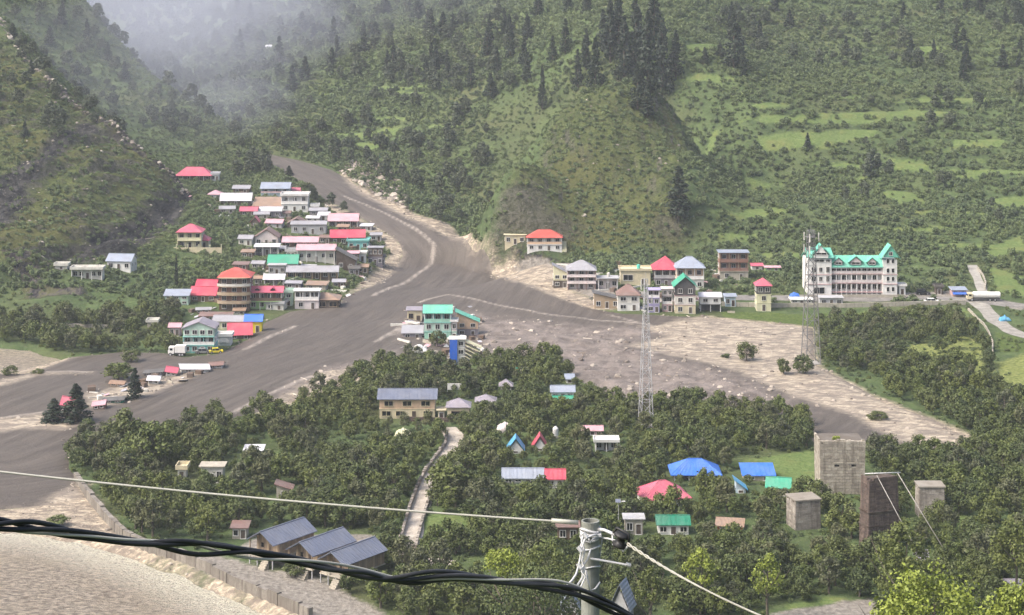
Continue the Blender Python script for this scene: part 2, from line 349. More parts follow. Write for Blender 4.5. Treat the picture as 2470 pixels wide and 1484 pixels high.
SCRUB = [[(1195,600),(1195,530),(1230,440),(1330,300),(1420,210),(1600,200),(1650,330),(1650,600),(1450,612)],[(-80,40),(100,180),(210,260),(340,360),(470,465),(440,560),(300,640),(150,650),(0,640),(-80,640)]]
DARKROCK = [[(130,640),(200,590),(330,520),(400,480),(445,455),(470,478),(425,545),(330,600),(225,632),(140,655)],[(-60,480),(40,400),(120,330),(200,290),(260,320),(190,335),(130,390),(80,450),(30,540),(-60,560)]]
GRAVEL = [[(270,1260),(330,1300),(430,1325),(560,1350),(640,1370),(790,1400),(960,1500),(740,1500),(560,1412),(400,1345),(300,1310)],[(1850,1484),(1950,1465),(2120,1440),(2120,1500),(1850,1500)],
    [(1730,722),(1960,728),(2330,722),(2470,750),(2470,735),(2330,700),(1960,712),(1730,712)],[(560,1330),(620,1290),(900,1290),(920,1340),(820,1400)],[(1215,640),(1320,625),(1480,690),(1500,740),(1370,700)]]
DEBRIS = [[(1130,760),(1400,790),(1600,800),(1500,840),(1650,880),(1800,920),(1950,1000),(1640,975),(1560,1000),(1450,960),(1385,905),(1340,868),(1240,850),(1160,870)],[(600,1010),(700,940),(800,890),(900,870),(960,850),(980,870),(900,900),(800,945),(700,980)]]
OCCUPIED = []                                          # (x0,x1,ytop,ybase,Y) picture boxes kept free of trees standing in front
mud_sd = sdist(poly(MUD))
def best(lst, lim=40): 
    r = np.full(GX.shape, -1e3)
    for p in lst: r = np.maximum(r, sdist(poly(p)))
    return np.clip(r, -lim, lim)
river_sd = best(RIVERS); sand_sd = best(SANDS); field_sd = best(FIELDS); rock_sd = best(ROCKS); gravel_sd = best(GRAVEL); debris_sd = best(DEBRIS); weeds_sd = best(WEEDS); scrub_sd = best(SCRUB); dark_sd = best(DARKROCK); grass_sd = best(GRASS)
ZG = ZG - 2.6 * sst(-1.5, 2.5, river_sd) - 0.0
PATH = [(1078,1032),(1096,1050),(1094,1075),(1072,1105),(1046,1140),(1026,1180),(1008,1230),(994,1280),(982,1335),(1000,1352),(1090,1362)]
ROADB = [(2350,722),(2375,745),(2400,772),(2440,800),(2520,826)]
ROADC = [(2345,640),(2352,660),(2366,690),(2372,712)]
ROADA = [(1500,700),(1600,722),(1740,718),(1960,720),(2150,722),(2330,722),(2480,740),(2560,752)]
path_l = np.array([gp(a, b)[:2] for a, b in PATH])
road_d = np.minimum.reduce([linedist(path_l), linedist(np.array([gp(a,b)[:2] for a,b in ROADA])), linedist(np.array([gp(a,b)[:2] for a,b in ROADB])), linedist(np.array([gp(a,b)[:2] for a,b in ROADC]))])
def grid_mesh(name, Z, mask, mats, attrs):
    ny, nx = GX.shape
    idx = -np.ones(GX.shape, int)
    fm = mask[:-1, :-1] | mask[1:, :-1] | mask[:-1, 1:] | mask[1:, 1:]
    use = np.zeros(GX.shape, bool); use[:-1, :-1] |= fm; use[1:, :-1] |= fm; use[:-1, 1:] |= fm; use[1:, 1:] |= fm
    idx[use] = np.arange(use.sum())
    V = np.stack([GX[use], GY[use], Z[use]], 1).astype(np.float32)
    j, i = np.nonzero(fm)
    Q = np.stack([idx[j, i], idx[j, i+1], idx[j+1, i+1], idx[j+1, i]], 1).astype(np.int32)
    me = bpy.data.meshes.new(name); me.vertices.add(len(V)); me.vertices.foreach_set('co', V.ravel())
    me.loops.add(Q.size); me.loops.foreach_set('vertex_index', Q.ravel())
    me.polygons.add(len(Q)); me.polygons.foreach_set('loop_start', np.arange(0, Q.size, 4, dtype=np.int32))
    me.polygons.foreach_set('use_smooth', np.ones(len(Q), bool)); me.update(calc_edges=True); me.validate()
    for k, a in attrs.items():
        at = me.attributes.new(k, 'FLOAT', 'POINT'); at.data.foreach_set('value', a[use].astype(np.float32))
    for m in mats: me.materials.append(m)
    return link(name, me)
# ---------------------------------------------------------------- ground, mud, river
def ground_mat():
    m, nt, b = newmat('ground'); pos = N(nt, 'ShaderNodeNewGeometry').outputs['Position']
    big = noise_node(nt, pos, 0.02, 5, .6); mid = noise_node(nt, pos, 0.12, 5, .6); fin = noise_node(nt, pos, 0.9, 4, .65)
    jit = math_(nt, 'ADD', math_(nt, 'MULTIPLY', math_(nt, 'SUBTRACT', mid, .5), 9.0), math_(nt, 'MULTIPLY', math_(nt, 'SUBTRACT', fin, .5), 3.0))
    def zone(a, w=.8, j=1.0): return maprange(nt, math_(nt, 'ADD', attr(nt, a), math_(nt, 'MULTIPLY', jit, j)), -w, w, 0, 1)
    g = mix(nt, maprange(nt, mid, .35, .65, 0, 1), (.046, .070, .029), (.090, .126, .048))
    g = mix(nt, maprange(nt, big, .48, .66, 0, .8), g, (.088, .095, .042))
    g = mix(nt, maprange(nt, fin, .50, .74, 0, .4), g, (.10, .090, .055))
    s_1 = noise_node(nt, pos, .22, 7, .72); s_2 = noise_node(nt, pos, .55, 6, .75)
    sc = mix(nt, maprange(nt, s_1, .40, .60, 0, 1), (.058, .082, .030), (.138, .165, .056)); sc = mix(nt, maprange(nt, s_2, .52, .62, 0, .8), sc, (.10, .095, .060)); sc = mix(nt, maprange(nt, s_2, .68, .72, 0, .7), sc, (.30, .28, .24)); sc = mix(nt, maprange(nt, s_2, .42, .34, 0, .8), sc, (.030, .033, .018))
    gn = N(nt, 'ShaderNodeSeparateXYZ'); nt.links.new(N(nt, 'ShaderNodeNewGeometry').outputs['True Normal'], gn.inputs[0])
    stp = maprange(nt, math_(nt, 'ADD', gn.outputs[2], math_(nt, 'MULTIPLY', math_(nt, 'SUBTRACT', s_2, .5), .5)), .70, .56, 0, .7)
    sc = mix(nt, maprange(nt, big, .44, .60, 0, .6), sc, (.135, .130, .045))
    sc = mix(nt, stp, sc, mix(nt, maprange(nt, s_2, .42, .6, 0, 1), (.055, .052, .045), (.19, .175, .15)))
    g = mix(nt, zone('scrub', 3, 1), g, sc)
    # rock faces: dark strata, grassy ledges, pale scree
    v = N(nt, 'ShaderNodeMapping'); nt.links.new(pos, v.inputs[0]); v.inputs['Rotation'].default_value = (0.5, 0.6, 0.4); v.inputs['Scale'].default_value = (1, .25, 1)
    st = noise_node(nt, v.outputs[0], 0.35, 6, .7)
    rk = mix(nt, maprange(nt, st, .40, .62, 0, 1), (.030, .028, .030), (.175, .155, .135))
    rk = mix(nt, maprange(nt, math_(nt, 'ADD', st, math_(nt, 'MULTIPLY', math_(nt, 'SUBTRACT', mid, .5), .8)), .50, .60, 0, .85), rk, (.085, .088, .034))
    rk = mix(nt, maprange(nt, fin, .66, .74, 0, .8), rk, (.30, .27, .24))
    c = mix(nt, zone('rock'), g, rk)
    dk = mix(nt, maprange(nt, st, .42, .60, 0, 1), (.030, .030, .032), (.10, .095, .088)); dk = mix(nt, maprange(nt, s_2, .60, .66, 0, .8), dk, (.26, .24, .22))
    c = mix(nt, zone('darkrock', 2.5, .9), c, dk)
    fl0 = mix(nt, maprange(nt, fin, .35, .7, 0, 1), (.055, .085, .022), (.11, .14, .04))
    c = mix(nt, zone('grass', .6, .4), c, fl0)
    fl = mix(nt, maprange(nt, fin, .35, .7, 0, 1), (.085, .130, .040), (.145, .185, .065))
    fl = mix(nt, maprange(nt, mid, .5, .7, 0, .6), fl, (.17, .17, .06))
    c = mix(nt, zone('field', .6, .42), c, fl)
    wd = mix(nt, maprange(nt, fin, .4, .65, 0, 1), (.11, .14, .04), (.25, .26, .09))
    c = mix(nt, zone('weeds', 1, .6), c, wd)
    gr = mix(nt, maprange(nt, fin, .35, .7, 0, 1), (.15, .135, .115), (.30, .275, .24))
    c = mix(nt, zone('gravel', .6, .5), c, gr)
    sv = N(nt, 'ShaderNodeMapping'); nt.links.new(pos, sv.inputs[0]); sv.inputs['Rotation'].default_value = (0, 0, -.35); sv.inputs['Scale'].default_value = (.6, 1.3, 1)
    s1 = noise_node(nt, sv.outputs[0], .35, 6, .68); s2 = noise_node(nt, sv.outputs[0], 1.1, 5, .7)
    sn = mix(nt, maprange(nt, s2, .38, .62, 0, 1), (.21, .175, .135), (.50, .425, .32)); sn = mix(nt, maprange(nt, s1, .44, .57, 0, .9), sn, (.18, .15, .122)); sn = mix(nt, maprange(nt, s2, .62, .70, 0, .7), sn, (.62, .52, .38))
    c = mix(nt, zone('sand', 1.2, .7), c, sn)
    nt.links.new(c, b.inputs['Base Color']); b.inputs['Roughness'].default_value = .95; b.inputs['Specular IOR Level'].default_value = .1
    hsum = math_(nt, 'ADD', math_(nt, 'MULTIPLY', math_(nt, 'MULTIPLY', s_2, zone('scrub', 3, 1)), 3.0), math_(nt, 'ADD', math_(nt, 'MULTIPLY', mid, 1.5), math_(nt, 'ADD', math_(nt, 'MULTIPLY', fin, .5), math_(nt, 'MULTIPLY', st, math_(nt, 'MULTIPLY', zone('rock'), 2.2)))))
    bump(nt, b, hsum, 1.0, .9)
    return m
def mud_mat():
    m, nt, b = newmat('mud'); pos = N(nt, 'ShaderNodeNewGeometry').outputs['Position']
    cmb = N(nt, 'ShaderNodeCombineXYZ'); nt.links.new(attr(nt, 'mud'), cmb.inputs[0]); nt.links.new(attr(nt, 'flow'), cmb.inputs[1])
    mp = N(nt, 'ShaderNodeMapping'); nt.links.new(cmb.outputs[0], mp.inputs[0]); mp.inputs['Scale'].default_value = (.42, .03, 1)
    st = noise_node(nt, mp.outputs[0], 1.0, 6, .65)                       # streaks running with the flow
    big = noise_node(nt, pos, .03, 4, .6); mid = noise_node(nt, pos, .25, 5, .65); fin = noise_node(nt, pos, 1.3, 4, .7)
    jit = math_(nt, 'MULTIPLY', math_(nt, 'SUBTRACT', mid, .5), 7.0); jit = math_(nt, 'ADD', jit, math_(nt, 'MULTIPLY', math_(nt, 'SUBTRACT', fin, .5), 4.0))
    def zone(a, w=.8, j=1.0): return maprange(nt, math_(nt, 'ADD', attr(nt, a), math_(nt, 'MULTIPLY', jit, j)), -w, w, 0, 1)
    c = mix(nt, maprange(nt, st, .40, .60, 0, 1), (.072, .060, .049), (.110, .093, .077))
    c = mix(nt, maprange(nt, big, .42, .62, 0, .6), c, (.090, .076, .063))
    c = mix(nt, maprange(nt, st, .64, .74, 0, .42), c, (.24, .20, .165))
    db = mix(nt, maprange(nt, mid, .38, .62, 0, 1), (.115, .095, .080), (.215, .180, .155)); db = mix(nt, maprange(nt, fin, .60, .70, 0, .8), db, (.36, .31, .265)); db = mix(nt, maprange(nt, fin, .40, .32, 0, .8), db, (.055, .045, .04))
    c = mix(nt, zone('debris', 4, 1), c, db)
    ln = maprange(nt, math_(nt, 'ADD', attr(nt, 'crest'), math_(nt, 'MULTIPLY', math_(nt, 'SUBTRACT', fin, .5), 2.2)), .2, 1.2, .75, 0)
    c = mix(nt, ln, c, (.34, .295, .25))
    sv = N(nt, 'ShaderNodeMapping'); nt.links.new(pos, sv.inputs[0]); sv.inputs['Rotation'].default_value = (0, 0, -.35); sv.inputs['Scale'].default_value = (.6, 1.3, 1)
    s1 = noise_node(nt, sv.outputs[0], .35, 6, .68); s2 = noise_node(nt, sv.outputs[0], 1.1, 5, .7)
    sn = mix(nt, maprange(nt, s2, .38, .62, 0, 1), (.21, .175, .135), (.50, .425, .32)); sn = mix(nt, maprange(nt, s1, .44, .57, 0, .9), sn, (.18, .15, .122)); sn = mix(nt, maprange(nt, s2, .62, .70, 0, .7), sn, (.62, .52, .38))
    big_j = math_(nt, 'MULTIPLY', math_(nt, 'SUBTRACT', s1, .5), 9.0)
    c = mix(nt, maprange(nt, math_(nt, 'ADD', attr(nt, 'sand'), math_(nt, 'ADD', big_j, math_(nt, 'MULTIPLY', jit, .4))), -.6, 2.6, 0, 1), c, sn)
    nt.links.new(c, b.inputs['Base Color']); b.inputs['Roughness'].default_value = .62; b.inputs['Specular IOR Level'].default_value = .25
    h = math_(nt, 'ADD', math_(nt, 'MULTIPLY', st, .5), math_(nt, 'ADD', math_(nt, 'MULTIPLY', mid, .5), math_(nt, 'MULTIPLY', fin, .35)))
    bump(nt, b, h, 0.7, .8)
    return m
def river_mat():
    m, nt, b = newmat('river_water'); pos = N(nt, 'ShaderNodeNewGeometry').outputs['Position']
    mp = N(nt, 'ShaderNodeMapping'); nt.links.new(pos, mp.inputs[0]); mp.inputs['Rotation'].default_value = (0, 0, .5); mp.inputs['Scale'].default_value = (.8, 1.6, 1)
    n1 = noise_node(nt, mp.outputs[0], .8, 6, .72); n2 = noise_node(nt, pos, .10, 4, .6); n3 = noise_node(nt, mp.outputs[0], 2.5, 5, .7)
    c = mix(nt, maprange(nt, n1, .42, .58, 0, 1), (.25, .195, .145), (.72, .61, .48))
    c = mix(nt, maprange(nt, n2, .45, .65, 0, .45), c, (.50, .42, .30))
    jit = math_(nt, 'MULTIPLY', math_(nt, 'SUBTRACT', n1, .5), 16.0)
    foam = maprange(nt, math_(nt, 'ADD', attr(nt, 'river'), jit), 2, 12, 1, 0)
    f2 = math_(nt, 'MULTIPLY', foam, maprange(nt, n3, .34, .52, 0, 1))
    py_ = N(nt, 'ShaderNodeSeparateXYZ'); nt.links.new(pos, py_.inputs[0]); f2 = math_(nt, 'MULTIPLY', f2, maprange(nt, py_.outputs[1], 420, 480, 1, .12))
    f3 = math_(nt, 'MAXIMUM', f2, maprange(nt, n3, .66, .74, 0, .7))
    c = mix(nt, f3, c, (.93, .89, .72)); c = mix(nt, maprange(nt, n3, .43, .36, 0, .85), c, (.13, .10, .08))
    nt.links.new(c, b.inputs['Base Color']); b.inputs['Roughness'].default_value = .28; b.inputs['Specular IOR Level'].default_value = .45
    bump(nt, b, math_(nt, 'ADD', n1, math_(nt, 'MULTIPLY', n3, .5)), 2.2, 1.0)
    return m
ground = grid_mesh('ground', ZG, np.ones(GX.shape, bool), [ground_mat()], dict(rock=rock_sd, field=field_sd, grass=grass_sd, scrub=scrub_sd, darkrock=dark_sd, weeds=weeds_sd, gravel=gravel_sd, sand=sand_sd))
tag(ground, kind='structure')
# mud: a sheet with its own relief, thinning out under the ground at its banks
chan = np.array([gp(a, b)[:2] for a, b in [(630,378),(760,425),(880,490),(990,560),(1045,620),(1000,680),(880,740),(700,830),(500,900),(250,1000),(0,1100)]])
seglen = np.r_[0, np.cumsum(np.sqrt((np.diff(chan, axis=0)**2).sum(1)))]
best_d = np.full(GX.shape, 1e9); flow = np.zeros(GX.shape)
for i, (a, b) in enumerate(zip(chan[:-1], chan[1:])):
    e = b - a; L = (e**2).sum(); t = np.clip(((GX-a[0])*e[0]+(GY-a[1])*e[1])/L, 0, 1); dd = np.hypot(GX-a[0]-t*e[0], GY-a[1]-t*e[1])
    flow = np.where(dd < best_d, seglen[i] + t*math.sqrt(L), flow); best_d = np.minimum(dd, best_d)
def cl(pts): return linedist(np.array([gp(a, b)[:2] for a, b in pts]))
crest_lines = [[(830,478),(930,520),(1010,562),(1048,598),(1040,640),(980,685),(900,720)],[(1010,735),(1080,716),(1180,738),(1300,762),(1420,776),(1560,788)],[(955,815),(1000,778)],[(590,850),(660,815),(715,792)],[(905,832),(960,800),(985,778)],
    [(0,1015),(120,1000)],[(100,905),(220,904)],[(1470,765),(1600,800),(1700,830)],[(1560,860),(1660,850)],[(560,1002),(700,935),(780,905)]]
crest = np.minimum.reduce([cl(c) for c in crest_lines])
relief = fbm(GX/9, GY/9, 4)*.35 + np.exp(-(crest/1.6)**2)*.35
zm = ZG + 0.55*np.tanh(mud_sd/2.2) + relief*sst(-1, 3, mud_sd) + fbm(GX/4, GY/4, 4)*1.3*sst(-3, 4, debris_sd)*sst(0, 3, mud_sd)
zm = np.where((mud_sd > 2.5), np.maximum(zm, ZG + .12), zm)
zm = np.where(river_sd > -2, np.minimum(zm, ZG - .2), zm)
mud = grid_mesh('mud_flow', zm, mud_sd > -2.5, [mud_mat()], dict(mud=best_d, flow=flow, sand=sand_sd, debris=debris_sd, crest=np.minimum(crest, 20)))
tag(mud, kind='structure')
zr = np.full(GX.shape, -1.35) + fbm(GX/3.5+GY/9, GY/5, 4)*.45
rv = grid_mesh('river', zr, (river_sd > -4), [river_mat()], dict(river=river_sd))
tag(rv, kind='structure')
ZTOP = np.maximum(ZG, np.where(mud_sd > 0, zm, -99))
def on(px, py): 
    p = gp(px, py); return p
# roads and the footpath: ribbons over the ground
def ribbon(name, pts, w, mat, lift=.12, step=2.0):
    P = [gp(a, b) for a, b in pts]; line = []
    for a, b in zip(P[:-1], P[1:]):
        n = max(1, int((b-a).length/step)); line += [a.lerp(b, k/n) for k in range(n)]
    line.append(P[-1]); mb = MB(); K = 4
    for _ in range(2): line = [line[0]] + [(line[i-1]+line[i]*2+line[i+1])/4 for i in range(1, len(line)-1)] + [line[-1]]
    rows = []
    for i, p in enumerate(line):
        d = (line[min(i+1, len(line)-1)] - line[max(i-1, 0)]); d.z = 0; d.normalize(); s = Vector((d.y, -d.x, 0)); ww = w*(1+.12*math.sin(i*.7))
        row = []
        for k in range(K+1):
            q = p + s*ww*(k/K-.5); row.append((q.x, q.y, float(hz(q.x, q.y)) + (lift if 0 < k < K else lift*.6)))
        rows.append(row)
    for r1, r2 in zip(rows[:-1], rows[1:]):
        for k in range(K): mb.quad([r1[k], r1[k+1], r2[k+1], r2[k]])
    bm_ = mb.obj(name, mat, smooth=True)
    return tag(bm_, kind='structure'), line
def road_mat(name, c1, c2):
    m, nt, b = newmat(name); pos = N(nt, 'ShaderNodeNewGeometry').outputs['Position']
    n1 = noise_node(nt, pos, .5, 5, .65); n2 = noise_node(nt, pos, 3, 4, .6)
    c = mix(nt, maprange(nt, n1, .38, .64, 0, 1), c1, c2); c = mix(nt, maprange(nt, n2, .5, .75, 0, .5), c, tuple(v*.55 for v in c1))
    nt.links.new(c, b.inputs['Base Color']); b.inputs['Roughness'].default_value = .9; bump(nt, b, math_(nt, 'ADD', n1, n2), .15)
    return m
path_o, path_line = ribbon('footpath', PATH, 4.2, road_mat('path_concrete', (.33,.29,.24), (.50,.45,.385)))
ribbon('road', ROADA, 6.0, road_mat('road_surface', (.15,.14,.13), (.25,.235,.215)))
ribbon('side_road', ROADB, 5.2, road_mat('side_road_surface', (.22,.205,.18), (.34,.32,.28)))
ribbon('hill_road', ROADC, 3.2, road_mat('hill_road_surface', (.25,.235,.21), (.36,.34,.30)))

# ---------------------------------------------------------------- foliage
def leaf_mat(name, c_dark, c_light, c_alt, var=.5, big=.015):
    m, nt, b = newmat(name)
    oi = N(nt, 'ShaderNodeObjectInfo'); pos = N(nt, 'ShaderNodeNewGeometry').outputs['Position']
    n = noise_node(nt, pos, big, 3, .6)
    t = attr(nt, 'tint')
    c = mix(nt, t, c_dark, c_light)
    c = mix(nt, math_(nt, 'MULTIPLY', maprange(nt, oi.outputs['Random'], .3, 1, 0, 1), var), c, c_alt)
    c = mix(nt, maprange(nt, n, .45, .62, 0, .45), c, tuple(v*1.15 for v in c_alt))
    nt.links.new(c, b.inputs['Base Color']); b.inputs['Roughness'].default_value = .6; b.inputs['Specular IOR Level'].default_value = .3
    return m
L_ORCH = leaf_mat('orchard_leaves', (.025,.040,.013), (.090,.115,.034), (.105,.118,.032))
L_SHRUB = leaf_mat('shrub_leaves', (.046,.072,.034), (.135,.180,.078), (.13,.165,.056), .6)
L_GRASS = leaf_mat('tall_grass', (.080,.118,.045), (.150,.200,.080), (.145,.18,.060), .6)
L_OLIVE = leaf_mat('olive_leaves', (.050,.060,.030), (.115,.125,.065), (.10,.105,.04), .5)
L_CON = leaf_mat('conifer_needles', (.014,.024,.016), (.034,.050,.030), (.032,.046,.024), .4)
L_BRIGHT = leaf_mat('bright_leaves', (.085,.115,.016), (.26,.31,.05), (.21,.25,.035), .5, .2)
L_MID = leaf_mat('mid_leaves', (.045,.066,.018), (.105,.135,.035), (.115,.13,.03), .5, .1)
L_GORGE = leaf_mat('gorge_tree_leaves', (.034,.048,.030), (.085,.105,.060), (.085,.10,.05), .4)
BARK = paint('bark', (.10,.08,.06), .9, .4, scale=2)
def leaves_mesh(name, mat, cl, nleaf, size, rng, jitter=.6, flat=1.0):
    """cl: clumps (x,y,z,r); every leaf a small bent quad facing roughly outwards from its clump"""
    C = np.array(cl, float); k = len(C); n = k * nleaf
    c = np.repeat(C, nleaf, 0); d = rng.normal(size=(n, 3)); d /= np.linalg.norm(d, axis=1)[:, None]
    p = c[:, :3] + d * (c[:, 3:4] * rng.uniform(.55, 1.08, (n, 1))) * np.array([1, 1, flat])
    nr = d + rng.normal(size=(n, 3))*jitter + np.array([0, 0, .25]); nr /= np.linalg.norm(nr, axis=1)[:, None]
    a = np.cross(nr, rng.normal(size=(n, 3))); a /= np.linalg.norm(a, axis=1)[:, None]; b = np.cross(nr, a)
    s = size * rng.uniform(.6, 1.35, (n, 1)); a = a*s; b = b*s*.62
    V = np.stack([p - a, p - b*1.0 + nr*s*.12, p + a, p + b + nr*s*.12], 1).reshape(-1, 3)
    me = bpy.data.meshes.new(name); me.vertices.add(4*n); me.vertices.foreach_set('co', V.astype(np.float32).ravel())
    me.loops.add(4*n); me.loops.foreach_set('vertex_index', np.arange(4*n, dtype=np.int32))
    me.polygons.add(n); me.polygons.foreach_set('loop_start', np.arange(0, 4*n, 4, dtype=np.int32)); me.update(calc_edges=True)
    tv = np.clip(np.repeat(rng.random(k), nleaf)*.75 + rng.random(n)*.35, 0, 1)
    at = me.attributes.new('tint', 'FLOAT', 'POINT'); at.data.foreach_set('value', np.repeat(tv, 4).astype(np.float32))
    me.materials.append(mat); return me
def crown_clumps(rng, w, h, z0, n, top=.5, rr=.3, fill=.25):
    out = []
    while len(out) < n:
        d = rng.normal(size=3); d /= np.linalg.norm(d)
        r = rng.uniform(fill, 1.0)**.5
        x, y, z = d*r; 
        if z < -.75: continue
        sh = 1 - max(0, z)*(1-top)
        out.append((x*w/2*sh*.82, y*w/2*sh*.82, z0 + h/2 + z*h/2*.8, rr*w*rng.uniform(.55, 1.1)))
    return out
def conifer_clumps(rng, h, w, n):
    out = []
    for i in range(n):
        t = (i + rng.random())/n; z = h*(.10 + .88*t); r = w/2*(1-t)**.8*rng.uniform(.25, 1.0) + .1; a = rng.random()*6.283
        out.append((r*math.cos(a), r*math.sin(a), z - r*.25, (w*.17*(1-t)+.28)*rng.uniform(.8, 1.2)))
    return out
def trunk_mesh(name, h, r, rng, limbs=3, spread=.9):
    mb = MB(); mb.tube([(0,0,-.6),(.05*h*rng.normal()*.3,0,h*.4),(0.04*h*rng.normal(),.04*h*rng.normal(),h)], [r*1.25, r, r*.35], 6)
    for i in range(limbs):
        a = 6.283*(i+rng.random()*.5)/max(1, limbs); z = h*rng.uniform(.3, .6)
        mb.tube([(0,0,z),(math.cos(a)*h*spread*.25, math.sin(a)*h*spread*.25, z+h*.22),(math.cos(a)*h*spread*.42, math.sin(a)*h*spread*.42, z+h*.45)], [r*.6, r*.4, r*.12], 5)
    return mb.mesh(name, BARK)
rng = np.random.default_rng(3)
ORCH = []      # (crown, trunk) variants about 4.6 m tall
for i in range(7):
    w = rng.uniform(4.2, 5.2); h = rng.uniform(3.6, 4.6)
    ORCH.append((leaves_mesh('crown', L_ORCH, crown_clumps(rng, w, h, .5, 24, .85, .19, .5), 62, .2, rng), trunk_mesh('trunk', 3.2, .16, rng)))
ORCHB = [(leaves_mesh('crown', L_MID, crown_clumps(rng, 4.8, 4.6, .8, 30, .7, .16), 50, .2, rng), trunk_mesh('trunk', 3.4, .16, rng)) for i in range(3)]
SHRUB = [leaves_mesh('shrub', L_SHRUB, crown_clumps(rng, 3.6, rng.uniform(2.2, 3.6), -.1, 13, .8, .21), 26, .30, rng) for i in range(5)]
TUFT = [leaves_mesh('tuft', L_GRASS, crown_clumps(rng, 3.2, 1.1, -.3, 9, .9, .2), 20, .30, rng) for i in range(4)]
ORCHC = [(leaves_mesh('crown', L_OLIVE, crown_clumps(rng, 4.2, 5.6, .6, 26, .6, .16, .4), 52, .19, rng), trunk_mesh('trunk', 3.8, .15, rng)) for i in range(2)]
BROAD = [leaves_mesh('crown', L_GORGE, crown_clumps(rng, 7, 8, 1.0, 34, .6, .15), 32, .38, rng) for i in range(3)]
CONI = [(leaves_mesh('crown', L_CON, conifer_clumps(rng, 18, 6.5, 95), 26, .42, rng, .5, .6), None) for i in range(4)]
for i in range(4):
    mb = MB(); mb.tube([(0,0,-1),(0,0,9),(0,0,17)], [.38,.24,.05], 6); CONI[i] = (CONI[i][0], mb.mesh('trunk', BARK))

def scatter(name, protos, pts, label, cat, mats=None):
    """one stuff object: a point mesh whose points carry instances of the unlinked prototypes"""
    coll = bpy.data.collections.new(name + '_kinds')
    for i, me in enumerate(protos): coll.objects.link(bpy.data.objects.new('%s_%02d' % (name, i), me))
    me = bpy.data.meshes.new(name); P = np.array([p[:3] for p in pts], np.float32); me.vertices.add(len(P)); me.vertices.foreach_set('co', P.ravel())
    for k, j in (('sc', 3), ('rz', 4)):
        at = me.attributes.new(k, 'FLOAT', 'POINT'); at.data.foreach_set('value', np.array([p[j] for p in pts], np.float32))
    at = me.attributes.new('kind', 'INT', 'POINT'); at.data.foreach_set('value', np.array([int(p[5]) for p in pts], np.int32))
    o = link(name, me); ng = bpy.data.node_groups.new(name, 'GeometryNodeTree')
    ng.interface.new_socket('Geometry', in_out='INPUT', socket_type='NodeSocketGeometry'); ng.interface.new_socket('Geometry', in_out='OUTPUT', socket_type='NodeSocketGeometry')
    a = ng.nodes.new('NodeGroupInput'); z = ng.nodes.new('NodeGroupOutput'); iop = ng.nodes.new('GeometryNodeInstanceOnPoints'); ci = ng.nodes.new('GeometryNodeCollectionInfo')
    ci.inputs['Collection'].default_value = coll; ci.inputs['Separate Children'].default_value = True; ci.inputs['Reset Children'].default_value = True
    iop.inputs['Pick Instance'].default_value = True
    def na(n_, t):
        q = ng.nodes.new('GeometryNodeInputNamedAttribute'); q.data_type = t; q.inputs['Name'].default_value = n_; return q.outputs['Attribute']
    cx = ng.nodes.new('ShaderNodeCombineXYZ'); L = ng.links
    L.new(a.outputs[0], iop.inputs['Points']); L.new(ci.outputs[0], iop.inputs['Instance']); L.new(na('kind', 'INT'), iop.inputs['Instance Index'])
    L.new(na('rz', 'FLOAT'), cx.inputs[2]); L.new(cx.outputs[0], iop.inputs['Rotation']); L.new(na('sc', 'FLOAT'), iop.inputs['Scale']); L.new(iop.outputs[0], z.inputs[0])
    md = o.modifiers.new('scatter', 'NODES'); md.node_group = ng
    return tag(o, label, cat, kind='stuff')
HAZE = 0.00012
# ---------------------------------------------------------------- buildings
_WM = {}
def window(parent, x, z, w, h, y, frame='white', rot=0, door=False, bars=True):
    """opening with a projecting frame (part) and its dark pane (sub-part)"""
    k = (round(w, 1), round(h, 1), frame, door)
    w, h = k[0], k[1]
    if k not in _WM:
        f = MB(); t = .09; f.box(-w/2, w/2, -.10, .04, h/2-t, h/2); f.box(-w/2-.05, w/2+.05, -.16, .04, -h/2, -h/2+t)
        f.box(-w/2, -w/2+t, -.10, .04, -h/2+t, h/2-t); f.box(w/2-t, w/2, -.10, .04, -h/2+t, h/2-t)
        if bars and w > 1.0 and not door: f.box(-.035, .035, -.07, .04, -h/2+t, h/2-t)
        p = MB().box(-w/2+t, w/2-t, -.03, .03, -h/2+t, h/2-t)
        _WM[k] = (f.mesh('window_frame', M(frame)), p.mesh('pane', glass() if not door else M('darkbrown')))
    fo = link('door' if door else 'window', _WM[k][0], parent, (x, y, z), (0, 0, rot))
    link('door_panel' if door else 'pane', _WM[k][1], fo)
    return fo
